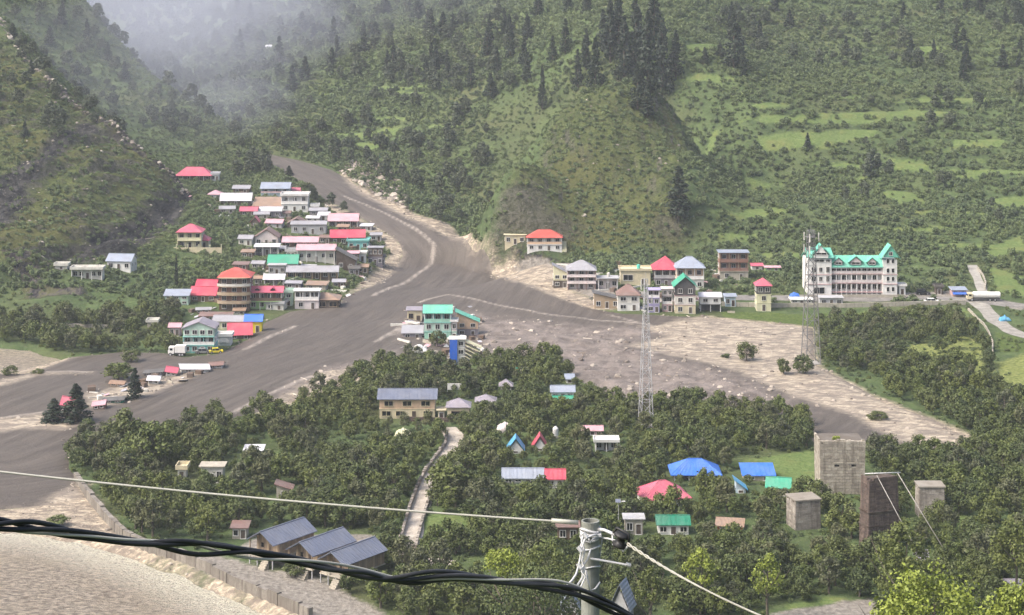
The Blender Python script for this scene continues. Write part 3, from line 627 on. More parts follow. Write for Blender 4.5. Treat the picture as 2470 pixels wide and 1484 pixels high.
def roof_mesh(kind, w, d, h, over, t=.14, ribs=0):
    """roof on a w x d plan whose eaves are at z=0 and whose top is h up"""
    mb = MB(); W2, D2 = w/2 + over, d/2 + over
    dz = 0
    def sl(pts):
        mb.slab(pts, t)
        if ribs:                                              # raised seams running up the slope
            a, b, c, e = [Vector(p) for p in (pts[0], pts[1], pts[2], pts[-1])]
            n = max(2, int((b-a).length/ribs)); 
            for i in range(n+1):
                p = a.lerp(b, i/n); q = e.lerp(c, i/n); s = (b-a).normalized()*.03; u = Vector((0,0,.05))
                mb.quad([p-s+u, p+s+u, q+s+u, q-s+u]); mb.quad([p-s-u*.2, p-s+u, q-s+u, q-s-u*.2]); mb.quad([p+s+u, p+s-u*.2, q+s-u*.2, q+s+u])
    if kind == 'gable':
        sl([(-W2,-D2,0),(W2,-D2,0),(W2,0,h),(-W2,0,h)]); sl([(W2,D2,0),(-W2,D2,0),(-W2,0.02,h),(W2,0.02,h)])
    elif kind == 'gablefront':
        sl([(-W2,D2,0),(-W2,-D2,0),(0,-D2,h),(0,D2,h)]); sl([(W2,-D2,0),(W2,D2,0),(0.02,D2,h),(0.02,-D2,h)])
    elif kind == 'hip':
        r = max(.05, W2 - D2) if W2 > D2 else .05; q = 0 if W2 > D2 else D2 - W2 + .05
        if W2 > D2:
            sl([(-W2,-D2,0),(W2,-D2,0),(r,0,h),(-r,0,h)]); sl([(W2,D2,0),(-W2,D2,0),(-r,.01,h),(r,.01,h)])
            mb.slab([(-W2,D2,0),(-W2,-D2,0),(-r-.01,0,h)], t); mb.slab([(W2,-D2,0),(W2,D2,0),(r+.01,0,h)], t)
        else:
            mb.slab([(-W2,-D2,0),(W2,-D2,0),(0,-q,h)], t); mb.slab([(W2,D2,0),(-W2,D2,0),(0,q,h)], t)
            sl([(-W2,D2,0),(-W2,-D2,0),(-.01,-q,h),(-.01,q,h)]); sl([(W2,-D2,0),(W2,D2,0),(.01,q,h),(.01,-q,h)])
    elif kind == 'shed': sl([(-W2,-D2,0),(W2,-D2,0),(W2,D2,h),(-W2,D2,h)])
    elif kind == 'shedback': sl([(-W2,-D2,h),(W2,-D2,h),(W2,D2,0),(-W2,D2,0)])
    elif kind == 'shedside': sl([(-W2,-D2,h),(W2,-D2,0),(W2,D2,0),(-W2,D2,h)])
    elif kind == 'shedleft': sl([(-W2,-D2,0),(W2,-D2,h),(W2,D2,h),(-W2,D2,0)])
    elif kind == 'flat':
        mb.box(-W2, W2, -D2, D2, -.02, .16); 
        if h > .4:
            for a in ((-W2,W2,-D2,-D2+.15),(-W2,W2,D2-.15,D2),(-W2,-W2+.15,-D2+.15,D2-.15),(W2-.15,W2,-D2+.15,D2-.15)): mb.box(*a, .16, .16+min(h, .8))
    return mb
HOUSES = []
def house(label, x0, x1, yt, ye, yb, roof='gable', rc='r_pink', wc='white', d=.75, fl=1, wn=3, ver=(), rail='white', post='white', rot=0, over=.45, name='house', cat='house',
          base=0, frame='white', door=True, wsz=(1.45, 1.5), ribs=0, side=True, occ=True, slabc=None, extra=None, lift=0, hgt=None, group=None, gpy=None, depth_m=None, split=None):
    cx = (x0+x1)/2; g = gp(cx, gpy or yb); ppm = F/g.y; w = (x1-x0)/ppm; D = depth_m or max(3.0, w*d); dep = (yb - YH)/F
    zb = H - (yb - YH)*g.y/F if gpy else g.z
    hw = (yb-ye)/ppm; dist = g.y
    span = {'gable': D/2+over, 'hip': min(D, w)/2+over if w > D else D/2+over, 'shed': D+2*over, 'gablefront': 0, 'shedback': 0, 'shedside': 0, 'shedleft': 0, 'flat': 0}[roof]
    hr = (ye-yt)/ppm - span*dep if hgt is None else hgt
    hr = max(hr, .35 if roof != 'flat' else .1)
    wl = w - 2*over*.9; wl = max(wl, 1.5)
    root = empty(name, (g.x, g.y + D/2, zb + lift), R(rot), label, cat, group)
    y_f = -D/2; fh = hw/fl; gable_extra = []
    wm = MB(); vset = set(ver); setb = 1.3
    wcs = wc if isinstance(wc, (list, tuple)) else [wc]*fl
    for f in range(fl):
        z0 = f*fh if f else -2.5; z1 = (f+1)*fh; yy = y_f + (setb if f in vset else 0)
        b_ = MB().box(-wl/2, wl/2, yy, D/2, z0 + (0.0 if f == 0 else .02*0), z1 - (.12 if f < fl-1 else .02))
        if f == fl-1:                                         # close the gable triangles
            hh = hr - .16
            if roof == 'gable' and hh > .3: 
                for s_ in (-1, 1): b_.quad([(s_*wl/2, -D/2, z1-.02), (s_*wl/2, D/2, z1-.02), (s_*wl/2, 0, z1+hh*D/(D+2*over))] if s_ > 0 else [(s_*wl/2, D/2, z1-.02), (s_*wl/2, -D/2, z1-.02), (s_*wl/2, 0, z1+hh*D/(D+2*over))])
            if roof == 'gablefront' and hh > .3:
                for s_ in (-1, 1): b_.quad([(-s_*-wl/2, s_*D/2, z1-.02), (s_*-wl/2, s_*D/2, z1-.02), (0, s_*D/2, z1+hh*wl/(wl+2*over))])
            if roof in ('shed',) and hh > .3:
                b_.quad([(wl/2, D/2, z1-.02), (-wl/2, D/2, z1-.02), (-wl/2, D/2, z1+hh*.9), (wl/2, D/2, z1+hh*.9)])
                for s_ in (-1, 1): b_.quad([(s_*wl/2, -D/2, z1-.02), (s_*wl/2, D/2, z1-.02), (s_*wl/2, D/2, z1+hh*.9)])
            if roof in ('shedside', 'shedleft') and hh > .3:
                q = -1 if roof == 'shedside' else 1
                b_.quad([(-wl/2, -D/2, z1-.02), (wl/2, -D/2, z1-.02), (q*wl/2, -D/2, z1+hh*.9)]); b_.quad([(q*wl/2, -D/2, z1-.02), (q*wl/2, D/2, z1-.02), (q*wl/2, D/2, z1+hh*.9), (q*wl/2, -D/2, z1+hh*.9)])
        b_.obj('wall', M(wcs[f]), root)
        if f < fl-1 or f in vset:
            zs = z1 - .12; ov = .12 if (f not in vset and (f+1) not in vset) else .35
            MB().box(-wl/2-.1, wl/2+.1, y_f-ov, D/2+.08, zs, zs+.119).obj('floor_slab', M(slabc or wcs[f]), root)
        if f in vset:
            n = max(2, int(round(w/3.2))+1)
            for i in range(n):
                x = -wl/2 + .12 + (wl-.24)*i/(n-1)
                MB().box(x-.11, x+.11, y_f, y_f+.2, max(0, f*fh) if f else -1.5, z1-.125).obj('post', M(post), root)
            if f > 0 or base: 
                rl = MB().box(-wl/2, wl/2, y_f-.14, y_f-.06, f*fh, f*fh + min(1.0, fh*.36)); rl.obj('railing', M(rail), root)
            for s_ in (-1, 1): MB().box(s_*wl/2-.06, s_*wl/2+.06, y_f+.2, yy, f*fh, z1-.125).obj('wall', M(wcs[f]), root)
        nw = wn[f] if isinstance(wn, (list, tuple)) else wn
        for i in range(nw):
            x = -wl/2 + wl*(i+.5)/nw; ww = min(wsz[0], wl/nw*.72); wh = min(wsz[1], fh*.55)
            isd = door and f == 0 and i == nw//2
            if isd: window(root, x, min(2.1, fh*.8)/2, min(1.1, ww), min(2.1, fh*.8), yy-.02, frame, door=True)
            else: window(root, x, f*fh + fh*.52, ww, wh, yy-.02, frame)
        if side and D > 4 and fh > 1.8:
            s_ = 1 if g.x < 0 else -1
            for i in range(2): window(root, s_*(wl/2+.02), f*fh+fh*.52, min(1.1, D*.2), min(1.2, fh*.5), -D*.22 + i*D*.45, frame, rot=s_*R(90)).location.x = s_*(wl/2+.02)
    rm = roof_mesh(roof, wl, D, hr, over, ribs=ribs); rm.obj('roof', M(rc), root, (0, 0, hw))
    if roof in ('gable', 'hip') and hr > .5:
        rl_ = (wl/2+over) if roof == 'gable' else max(.2, wl/2-D/2)
        if roof == 'gable' or wl > D: MB().box(-rl_, rl_, -.13, .13, hr-.06, hr+.06).obj('ridge_cap', M(rc), root, (0, 0, hw))
    if extra: extra(root, wl, D, hw, hr, fh)
    if occ: OCCUPIED.append((x0-2, x1+2, yt, yb, g.y))
    HOUSES.append((g.x, g.y + D/2, max(w, D)/2 + 1.0))
    return root
def prop(name, label, cat, px, py, rz=0, group=None, occ=None, gpy=None):
    g = gp(px, gpy or py); z = H - (py - YH)*g.y/F if gpy else g.z
    if occ: OCCUPIED.append((px-occ[0], px+occ[0], py-occ[1], py, g.y)); HOUSES.append((g.x, g.y, occ[0]*g.y/F+.8))
    return empty(name, (g.x, g.y, z), R(rz), label, cat, group), F/g.y
def porch(c='white', h=.5):
    def f(root, w, D, hw, hr, fh): MB().slab([(-w/2,-D/2-1.6,hw*.45),(w/2,-D/2-1.6,hw*.45),(w/2,-D/2-.02,hw*.45+h),(-w/2,-D/2-.02,hw*.45+h)], .08).obj('porch_roof', M(c), root)
    return f
def tank(c, x=0., r=.55, y=0.):
    def f(root, w, D, hw, hr, fh):
        t = MB().tube([(x*w,y,hw+.1),(x*w,y,hw+.2),(x*w,y,hw+1.3),(x*w,y,hw+1.55)], [r*.9, r, r, r*.35], 10).obj('water_tank', M(c), root)
    return f
def dormers(xs, c, wc='dark', s=1.3):
    def f(root, w, D, hw, hr, fh):
        for x in xs:
            X = x*w; y = -D/2*.75; zz = hw + hr*.12
            dm = MB(); dm.box(X-s/2, X+s/2, y-.3, y+1.5, zz-.2, zz+s*.5); dm.obj('dormer', M(wc), root)
            MB().slab([(X-s*.75,y+2.2,zz+s*.4),(X-s*.75,y-.6,zz+s*.4),(X,y-.6,zz+s*.95),(X,y+2.2,zz+s*.95)], .08).slab([(X+s*.75,y-.6,zz+s*.4),(X+s*.75,y+2.2,zz+s*.4),(X+.01,y+2.2,zz+s*.95),(X+.01,y-.6,zz+s*.95)], .08).obj('dormer_roof', M(c), root)
    return f
def both(*fs):
    def f(*a):
        for g in fs: g(*a)
    return f
def terrace(w_, h_, c='offwhite', y=-3.0, posts=6, dx=0.0):
    def f(root, w, D, hw, hr, fh):
        MB().box(dx-w_/2, dx+w_/2, -D/2+y, -D/2+y+.3, -4, h_).obj('terrace_wall', M(c), root)
        for i in range(posts): 
            x = dx - w_/2 + .2 + (w_-.4)*i/(posts-1); MB().box(x-.14, x+.14, -D/2+y-.04, -D/2+y+.34, h_, h_+1.2).obj('terrace_post', M('paleyellow'), root)
    return f
H_ = house
H_('tiny white house far up on the gorge wall in the mist', 640, 660, 108, 113, 122, 'gable', 'r_white', 'white', .8, 1, 1, side=False)
# --- left village, upper rows
H_('long low house with a pink hipped roof, highest of the left village', 421, 511, 402, 424, 435, 'hip', 'r_pink', 'brown', .5, 1, 4, ver=(0,), post='offwhite')
H_('tiny white flat-roofed outhouse beside the highest pink roof', 508, 530, 417, 421, 437, 'flat', 'r_white', 'white', .7, 1, 2, side=False)
H_('pale blue house with a blue-grey metal roof at the top of the village', 627, 700, 439, 455, 476, 'gable', 'r_bluegrey', 'paleblue', .7, 2, 3, ver=(1,), rail='palepink')
H_('small white house with a faded pink pyramid roof', 500, 536, 458, 469, 481, 'hip', 'r_fadedpink', 'white', .8, 1, 2)
H_('long white-roofed shed with dark walls below the highest rooftops', 530, 607, 465, 484, 496, 'gable', 'r_white', 'darkbrown', .45, 1, 3)
H_('low building under a wide salmon-orange awning roof', 608, 680, 474, 497, 506, 'shed', 'r_rust', 'peach', .8, 1, 2, name='shed', cat='shed')
H_('white two-storey house with dark square windows in the upper village', 676, 745, 466, 472, 511, 'flat', 'white', 'white', .55, 2, 3, ver=(1,), hgt=.7)
H_('narrow shed with a pink metal roof next to a white-roofed one', 577, 622, 498, 509, 520, 'gable', 'r_pink', 'brown', .6, 1, 2, name='shed', cat='shed')
H_('low house with a whitish metal roof below the two-storey white house', 623, 680, 498, 509, 523, 'gable', 'r_white', 'purplegrey', .6, 1, 3)
H_('little hut with a steep crimson gable facing the path', 603, 626, 522, 536, 547, 'gablefront', 'r_pink', 'brown', 1.0, 1, 1, name='hut', cat='hut')
H_('house with a pale pink roof and brown walls beside the channel bend', 790, 865, 514, 533, 549, 'gable', 'r_fadedpink', 'brown', .6, 1, 4, ver=(0,), rail='offwhite')
H_('white shed behind the pale pink roof near the channel', 765, 795, 510, 519, 532, 'shed', 'r_white', 'white', .8, 1, 1, name='shed', cat='shed')
H_('long unpainted grey building with a rust-red gable end', 700, 788, 532, 541, 565, 'gable', 'r_grey', 'palegrey', .45, 1, 4, occ=True)
H_('brown cottage with a rusty red pitched roof amid grey roofs', 690, 740, 526, 540, 550, 'gablefront', 'r_brown', 'brown', .8, 1, 2)
H_('house with a bright crimson roof sloping to one side near the bend', 794, 880, 553, 573, 592, 'gable', 'r_crimson', 'darkbrown', .5, 1, 4, rot=4)
H_('whitewashed house with a dark timber gable front', 612, 673, 553, 573, 592, 'gablefront', 'r_brown', 'pinkwhite', .8, 1, 3)
H_('house with a long pale pink roof over brown timber walls', 679, 768, 570, 584, 600, 'gable', 'r_fadedpink', 'brick', .5, 1, 4, ver=(0,), rail='brown', post='brown')
H_('grey-purple house under a flat white awning roof', 612, 674, 586, 595, 617, 'shed', 'r_white', 'purplegrey', .4, 1, 3, ver=(0,))
H_('white house with a pale pink roof and arched openings', 714, 810, 588, 603, 634, 'gable', 'r_fadedpink', 'offwhite', .4, 1, 5, ver=(0,))
H_('turquoise box-shaped house next to the channel bank', 836, 891, 577, 582, 603, 'flat', 'turq', ['turq'], .7, 1, 3, hgt=.5)
H_('small white shop front with a white signboard near the bank', 863, 885, 608, 611, 632, 'flat', 'white', 'white', .8, 1, 1, side=False)
H_('half-collapsed dark timber house with its roof tipped sideways', 808, 860, 600, 628, 652, 'shedside', 'r_dark', 'darkbrown', .8, 1, 2)
H_('bare grey block house nearest the bend with a dark upper floor', 885, 925, 590, 598, 640, 'flat', 'r_grey', ['purplegrey','brown'], .6, 2, 3, hgt=.4)
H_('house with a bright green double roof in the middle of the village', 644, 719, 613, 636, 648, 'gable', 'r_green', 'offwhite', .6, 1, 3)
H_('tall pale grey shuttered building below the green roof', 645, 690, 636, 640, 664, 'flat', 'palegrey', 'palegrey', .5, 1, 3, hgt=.3)
H_('long barn-like building with a rusty grey metal roof', 689, 817, 640, 656, 674, 'gable', 'r_grey', 'brown', .3, 1, 6, ver=(0,), post='tan')
H_('small dark house with a whitish metal roof above the dormered house', 634, 687, 660, 674, 690, 'gable', 'r_white', 'purplegrey', .6, 1, 3, ver=(0,))
def rounded(root, w, D, hw, hr, fh):
    for f in range(4):
        z = (f+1)*fh-.12; pts = [(-w/2-.3,-D/2+.4)]; pts = [(-w/2-.5, -D/2+1.0)]
        for k in range(9):
            t = math.pi*(k/8); pts.append((-math.cos(t)*(w/2+.5), -D/2-.2-math.sin(t)*1.6))
        mb = MB(); mb.slab([(x, y, z+.13) for x, y in pts] + [(w/2+.5, -D/2+1.0, z+.13)], .24); mb.obj('balcony', M('tan'), root)
        if f < 3:
            mb = MB()
            for (a, b), (c, e) in zip(pts[1:-1], pts[2:]): mb.slab([(a, b, z+.85), (c, e, z+.85), (c*.985, e+.1, z+.85), (a*.985, b+.1, z+.85)], .72)
            mb.obj('balcony_wall', M('offwhite' if f == 2 else 'tan'), root)
H_('four-storey tower house with rounded balconies and an orange-red roof', 524, 606, 643, 669, 750, 'hip', 'r_red', ['brown','brick','brick','brown'], .8, 4, 3, extra=rounded, slabc='tan', over=.6)
H_('red-roofed house with two roof tiers left of the balcony tower', 458, 524, 690, 712, 728, 'gable', 'r_crimson', 'brown', .6, 1, 3, rot=-4)
H_('upper red-roofed house tucked behind the two-tier red roof', 472, 525, 673, 690, 704, 'gable', 'r_crimson', 'darkbrown', .6, 1, 2, rot=-6)
H_('mint green house with a pale metal roof at the left end of the village', 394, 457, 696, 713, 736, 'shed', 'r_bluegrey', 'palemint', .5, 2, [3,3])
H_('green and yellow house with a pink dormered roof by the mud edge', 597, 683, 689, 705, 748, 'gable', 'r_pink', ['palegreen','brown'], .5, 2, 4, ver=(0,1), rail='brown', post='offwhite', extra=dormers((-.25,.22), 'r_pink'))
H_('pale mint house end wall squeezed beside the pink dormered roof', 684, 708, 700, 706, 738, 'flat', 'palemint', 'palemint', .8, 2, 1)
H_('white two-storey building with a row of tall dark openings', 708, 772, 696, 702, 746, 'flat', 'white', ['pinkwhite','white'], .5, 2, [2,5], ver=(1,), hgt=.4)
H_('low garage with a broad tan tin roof at the mud edge', 733, 820, 705, 723, 746, 'hip', 'r_rust', 'darkbrown', .7, 1, 3, wsz=(2.6, 1.9), frame='tan', door=False)
H_('cream mansion with upper pink pyramid roof on the slope terrace', 425, 488, 539, 560, 600, 'hip', 'r_pink', 'paleyellow', .8, 2, 3, ver=(0,1), rail='paleyellow', post='cream', extra=terrace(24, .9, 'cream', -3.5, 7))
H_('cream wing with a lower pink roof joined to the terrace mansion', 456, 505, 562, 580, 600, 'hip', 'r_pink', 'paleyellow', .7, 1, 2, ver=(0,), post='cream', occ=True)
H_('white cottage with a silver gable roof alone on the left slope', 257, 322, 611, 630, 652, 'gable', 'r_bluegrey', 'white', .7, 1, 3, rot=-8)
H_('low white building with a row of dark openings on the left slope', 169, 249, 645, 650, 675, 'flat', 'offwhite', 'offwhite', .35, 1, 5, ver=(0,))
H_('small pale retaining hut beside the low white building', 130, 165, 636, 641, 650, 'flat', 'offwhite', 'offwhite', .5, 1, 1)
H_('tall turquoise house with three storeys and white trim by the mud', 438, 520, 776, 792, 852, 'gablefront', 'r_purple', ['turq','white','palemint'], .75, 3, 4, ver=(1,), rail='white', post='turq', slabc='turq')
def barrel(root, w, D, hw, hr, fh):
    mb = MB(); pts = [(-w/2+.3, 0)] + [(-math.cos(math.pi*k/10)*(w/2-.3), math.sin(math.pi*k/10)*w*.42) for k in range(1, 10)] + [(w/2-.3, 0)]
    n = len(mb.v); mb.v += [(x, -D/2-.35, z+hw*.35) for x, z in pts] + [(x, -D/2-.02, z+hw*.35) for x, z in pts]; k = len(pts)
    mb.f += [tuple(n+i for i in range(k))] + [(n+i, n+k+i, n+k+(i+1) % k, n+(i+1) % k) for i in range(k)]; mb.m += [0]*(k+1); mb.obj('arched_front', M('white'), root)
H_('white house with a rounded arch front under a red roof edge', 521, 560, 806, 812, 834, 'flat', 'white', 'white', .8, 1, 1, extra=barrel, door=False)
H_('house with a bright red gable roof leaning over the mud bank', 545, 606, 777, 808, 818, 'gable', 'r_crimson', 'darkbrown', .7, 1, 2, rot=10)
H_('bright yellow house under a blue sheet roof by the mud edge', 588, 634, 757, 775, 803, 'gable', 'r_blue', 'brightyellow', .6, 1, 2, wsz=(1.6, 1.6))
H_('house with a grey tin roof and pale yellow walls near the blue roof', 512, 590, 759, 775, 796, 'gable', 'r_grey', 'paleyellow', .5, 1, 4, rot=-3)
H_('low maroon roofed house above the tin roofs', 478, 560, 751, 762, 776, 'shed', 'r_brown', 'brick', .35, 1, 4)
H_('small brown house left of the tall turquoise one', 405, 437, 778, 789, 812, 'gable', 'r_fadedpink', 'palepink', .7, 1, 2)
H_('tiny stone hut with a pale top above the river bend', 352, 382, 772, 777, 790, 'flat', 'offwhite', 'palestone', .8, 1, 1, name='hut', cat='hut')
# houses packed into the gaps of the left village
for (x0_, x1_, yt_, ye_, yb_h, rf_, rc_, wc_, fl_, lab_) in (
 (560,604,446,455,466,'gable','r_grey','brown',1,'grey-roofed shed between the small pyramid roof and blue-grey roof'),
 (700,728,452,459,470,'shed','r_pink','palepink',1,'little crimson lean-to beside the blue-grey village roof'),
 (748,770,492,498,512,'flat','white','offwhite',1,'small white cube house right of the two-storey white house'),
 (640,684,528,538,549,'gable','r_fadedpink','palegrey',1,'faded pink roofed cottage behind the dark timber gable front'),
 (744,790,500,508,520,'gable','r_grey','purplegrey',1,'grey-roofed shack just above the pale pink roof near the channel'),
 (812,842,540,547,558,'shed','r_rust','tan',1,'rusty lean-to above the bright crimson sloping roof'),
 (770,800,566,573,588,'gable','r_brown','brown',1,'brown roofed shed left of the bright crimson sloping roof'),
 (768,800,604,610,624,'flat','palegrey','purplegrey',1,'grey flat-roofed store behind the collapsed timber house'),
 (574,612,566,576,592,'gable','r_grey','offwhite',1,'grey-roofed white cottage left of the dark timber gable'),
 (580,614,600,608,622,'shed','r_rust','brown',1,'rust-roofed barn left of the flat white awning roof'),
 (606,640,628,636,648,'gable','r_grey','palestone',1,'small grey roof left of the bright green double roof'),
 (722,760,640,645,650,'shed','r_white','offwhite',1,'white tin strip roof right of the bright green double roof'),
 (560,600,630,638,650,'shed','r_brown','brick',1,'brown shed behind the orange-red tower roof'),
 (610,634,664,672,688,'gable','r_rust','brown',1,'rusty gable hut between tower house and whitish roof'),
 (688,730,676,683,697,'gable','r_grey','purplegrey',1,'grey roofed house above the white two-storey openings'),
 (736,790,680,687,700,'shed','r_rust','palestone',1,'low rust-roofed shelter above the tan garage'),
 (800,834,672,680,694,'gable','r_grey','brown',1,'grey roofed hut at the outer bank beyond the long barn'),
 (838,868,640,648,664,'shed','r_dark','purplegrey',1,'dark lean-to next to the collapsed timber house'),
 (892,922,560,567,582,'gable','r_grey','palegrey',1,'small grey roof beside the bright crimson sloping roof'),
 (860,890,636,644,658,'gable','r_rust','tan',1,'rust roof hut by the white shop front'),
 (526,566,496,504,514,'gable','r_grey','palestone',1,'grey roof below the long white-roofed shed'),
 (640,690,726,733,748,'flat','palegrey','offwhite',1,'pale low wall house in front of the pink dormered roof'),
 (470,508,740,747,756,'gable','r_grey','brick',1,'brick cottage below the two-tier red roof'),
 (668,702,508,514,524,'gable','r_brown','palestone',1,'brown-roofed shed under the whitish roof row'),
 (738,772,520,526,534,'gable','r_white','offwhite',1,'white roofed cottage behind the long unpainted building'),
 (650,690,592,600,612,'gable','r_grey','brown',1,'grey roofed house just above the bright green roof'),
 (688,716,600,607,622,'flat','palegrey','offwhite',1,'pale block house left of the arched openings'),
 (836,866,604,611,628,'gable','r_fadedpink','brown',1,'faded pink roof below the turquoise box house'),
 (868,900,538,545,556,'shed','r_white','palegrey',1,'white lean-to above the crimson roof at the bank'),
 (904,930,612,620,640,'gable','r_dark','palegrey',1,'dark-roofed hut at the outermost bend of the bank'),
 (610,650,510,517,527,'gable','r_grey','palestone',1,'grey roofed hut left of the pink metal roof'),
 (760,796,652,660,668,'flat','palestone','palegrey',1,'stone coloured flat roof against the long barn'),
 (560,592,742,749,758,'shed','r_rust','palestone',1,'rust shed between the tower house and tin roofs')):
    H_(lab_, x0_, x1_, yt_, ye_, yb_h, rf_, rc_, wc_, .7, fl_, 2, side=False, rot=random.uniform(-9, 9), name='shed' if 'shed' in lab_ or 'lean-to' in lab_ else 'house', cat='shed' if 'shed' in lab_ or 'lean-to' in lab_ else 'house')
# --- wrecks on the debris island
def wreck(label, x0, x1, yt, yb, rc, wc, tilt=6, name='wrecked_house', rot=0):
    o = house(label, x0, x1, yt, (yt*.45+yb*.55), yb, 'gable', rc, wc, .7, 1, 2, name=name, cat='ruin', rot=rot, side=False, door=False); o.rotation_euler.x = R(tilt*.4); o.rotation_euler.y = R(tilt); o.location.z += .5
    return o
wreck('bent pink roof sheet of a buried house on the debris bar', 396, 427, 888, 911, 'r_pink', 'offwhite', 8)
wreck('long white tin roof left standing on the debris bar', 428, 500, 882, 904, 'r_white', 'offwhite', 3, rot=14)
wreck('rust-brown roof remains at the upstream end of the debris bar', 502, 540, 876, 894, 'r_brown', 'palegrey', -4)
wreck('dark grey collapsed roof left of the bent pink sheet', 345, 396, 894, 911, 'r_dark', 'purplegrey', -5)
wreck('small white hut with one wall open on the debris bar', 353, 386, 910, 931, 'r_white', 'offwhite', 2)
wreck('flattened red-walled ruin at the lower end of the debris bar', 222, 256, 970, 993, 'r_fadedpink', 'brick', -7)
wreck('pink and white ruin wedged between the two dark conifers', 142, 176, 960, 998, 'r_pink', 'pinkwhite', 9)
wreck('dark green tarpaulined wreck beside the sandy patch', 245, 300, 962, 978, 'r_dark', 'greenwall', -3)
wreck('orange-walled fragment at the top of the sandy patch', 262, 300, 922, 936, 'r_rust', 'peach', 4)
# --- right village
def stair(c, s=1):
    def f(root, w, D, hw, hr, fh):
        mb = MB()
        for i in range(8): mb.box(s*(w/2+.1)+(-.02 if s > 0 else -1.6), s*(w/2+.1)+(1.6 if s > 0 else .02), -D/2+i*.5, -D/2+(i+1)*.5, -.5, .3+i*.35)
        mb.obj('outside_stair', M(c), root)
    return f
H_('white two-storey house with an orange-red hip roof under the rocky spur', 1269, 1358, 553, 573, 605, 'hip', 'r_red', ['white','offwhite'], .6, 2, 4, ver=(1,), rail='peach', extra=stair('paleyellow'))
H_('cream flat-roofed annexe left of the orange-red hip roof', 1215, 1270, 563, 567, 590, 'flat', 'cream', 'cream', .5, 1, 3, hgt=.4)
H_('grey-roofed three-storey lodge with pink and white galleries', 1366, 1440, 626, 652, 699, 'hip', 'r_grey', 'pinkwhite', .8, 3, [3,3,3], ver=(0,1,2), rail='pinkwhite', post='brick')
H_('side wing with a grey gable roof left of the pink and white lodge', 1332, 1374, 638, 660, 694, 'shedside', 'r_grey', ['darkbrown','paleyellow'], .8, 2, 2)
H_('low grey flat-roofed house with white posts right of the lodge', 1440, 1493, 665, 672, 699, 'flat', 'palegrey', 'pinkwhite', .7, 1, 3, ver=(0,), hgt=.3, extra=tank('offwhite', .05))
H_('cream house with a large dark picture window and green roof tank', 1494, 1572, 648, 653, 688, 'flat', 'cream', 'cream', .6, 1, 2, wsz=(3.2, 1.9), frame='white', hgt=.5, extra=tank('r_teal', .12, .6))
H_('house with a bright pink many-faced roof behind the green gable', 1574, 1640, 616, 650, 692, 'hip', 'r_crimson', ['purplegrey','brown'], .9, 2, 3, ver=(1,), rail='palegrey', over=.7)
H_('tall house with a blue-grey hip roof behind the green gable', 1628, 1702, 617, 646, 700, 'hip', 'r_bluegrey', ['offwhite','peach'], .7, 2, 3, ver=(1,), over=.6)
H_('white and cream house with a bright green gable facing the mud', 1624, 1682, 667, 692, 757, 'gablefront', 'r_green', ['cream','offwhite','dark'], .9, 3, 2, slabc='palepink', over=.6)
H_('white house with a faded brown pyramid roof at the mud edge', 1487, 1546, 684, 712, 750, 'hip', 'r_brown', ['white','offwhite'], .8, 2, 2, wsz=(1.8,1.3))
H_('broken brown house slumped by the sandy mud margin', 1430, 1498, 706, 722, 744, 'shedside', 'r_dark', ['tan'], .6, 1, 3)
H_('lilac house with white balcony wall near the lattice mast', 1560, 1594, 694, 700, 754, 'flat', 'lilac', ['lilac','lilac','pinkwhite'], .8, 3, 2, ver=(2,), rail='white', hgt=.3)
H_('narrow pinkish-white house between the lilac one and green gable', 1595, 1625, 690, 697, 752, 'flat', 'pinkwhite', ['palepink','dark','pinkwhite'], .8, 3, 2, ver=(1,), rail='white', hgt=.3)
H_('low white house on posts with two dark windows right of green gable', 1686, 1742, 704, 716, 752, 'gable', 'r_white', ['dark','white'], .6, 2, [0,2], ver=(0,), wsz=(1.5,1.1))
H_('pale blue tin shed at the right end of the village row', 1746, 1778, 709, 715, 740, 'shed', 'r_bluegrey', 'paleblue', .8, 1, 2, name='shed', cat='shed')
H_('unfinished brown brick building with a pale roof and dark gallery', 1733, 1808, 603, 610, 676, 'flat', 'r_bluegrey', ['palestone','brick','brick'], .55, 3, [2,3,3], ver=(1,2), rail='brick', post='tan', hgt=.3)
H_('tiny pink-roofed kiosk above the yellow tower house', 1811, 1842, 634, 641, 651, 'gable', 'r_pink', 'white', .8, 1, 1)
H_('long thin grey-roofed shelter behind the pink-roofed kiosk', 1843, 1884, 640, 645, 653, 'gable', 'r_fadedpink', 'palegreen', .3, 1, 2, name='shelter', cat='shelter')
H_('slim pale yellow tower house with a curved pink roof', 1822, 1863, 669, 689, 751, 'hip', 'r_pink', ['paleyellow','paleyellow','dark'], .9, 3, [1,1,2], frame='offwhite')
H_('grey shed with a flat roof beneath the big hotel', 1975, 2036, 714, 719, 738, 'flat', 'palegrey', 'palegrey', .5, 1, 3, hgt=.2, name='shed', cat='shed')
H_('white flat canopy building at the foot of the tall lattice mast', 1906, 1962, 719, 723, 732, 'flat', 'white', 'offwhite', .5, 1, 3, hgt=.1, name='shelter', cat='shelter')
H_('small white annexe right of the big hotel', 2166, 2187, 686, 690, 712, 'flat', 'white', 'white', 1, 1, 1)
H_('dark roadside shed right of the black jeep', 2255, 2277, 689, 693, 710, 'flat', 'r_dark', 'darkbrown', .9, 1, 1, name='shed', cat='shed')
H_('roadside stall with red, white and blue sheets beside the truck', 2294, 2334, 690, 699, 715, 'shed', 'r_bluegrey', 'palepink', .7, 1, 2, name='stall', cat='stall', extra=porch('blue', .4))
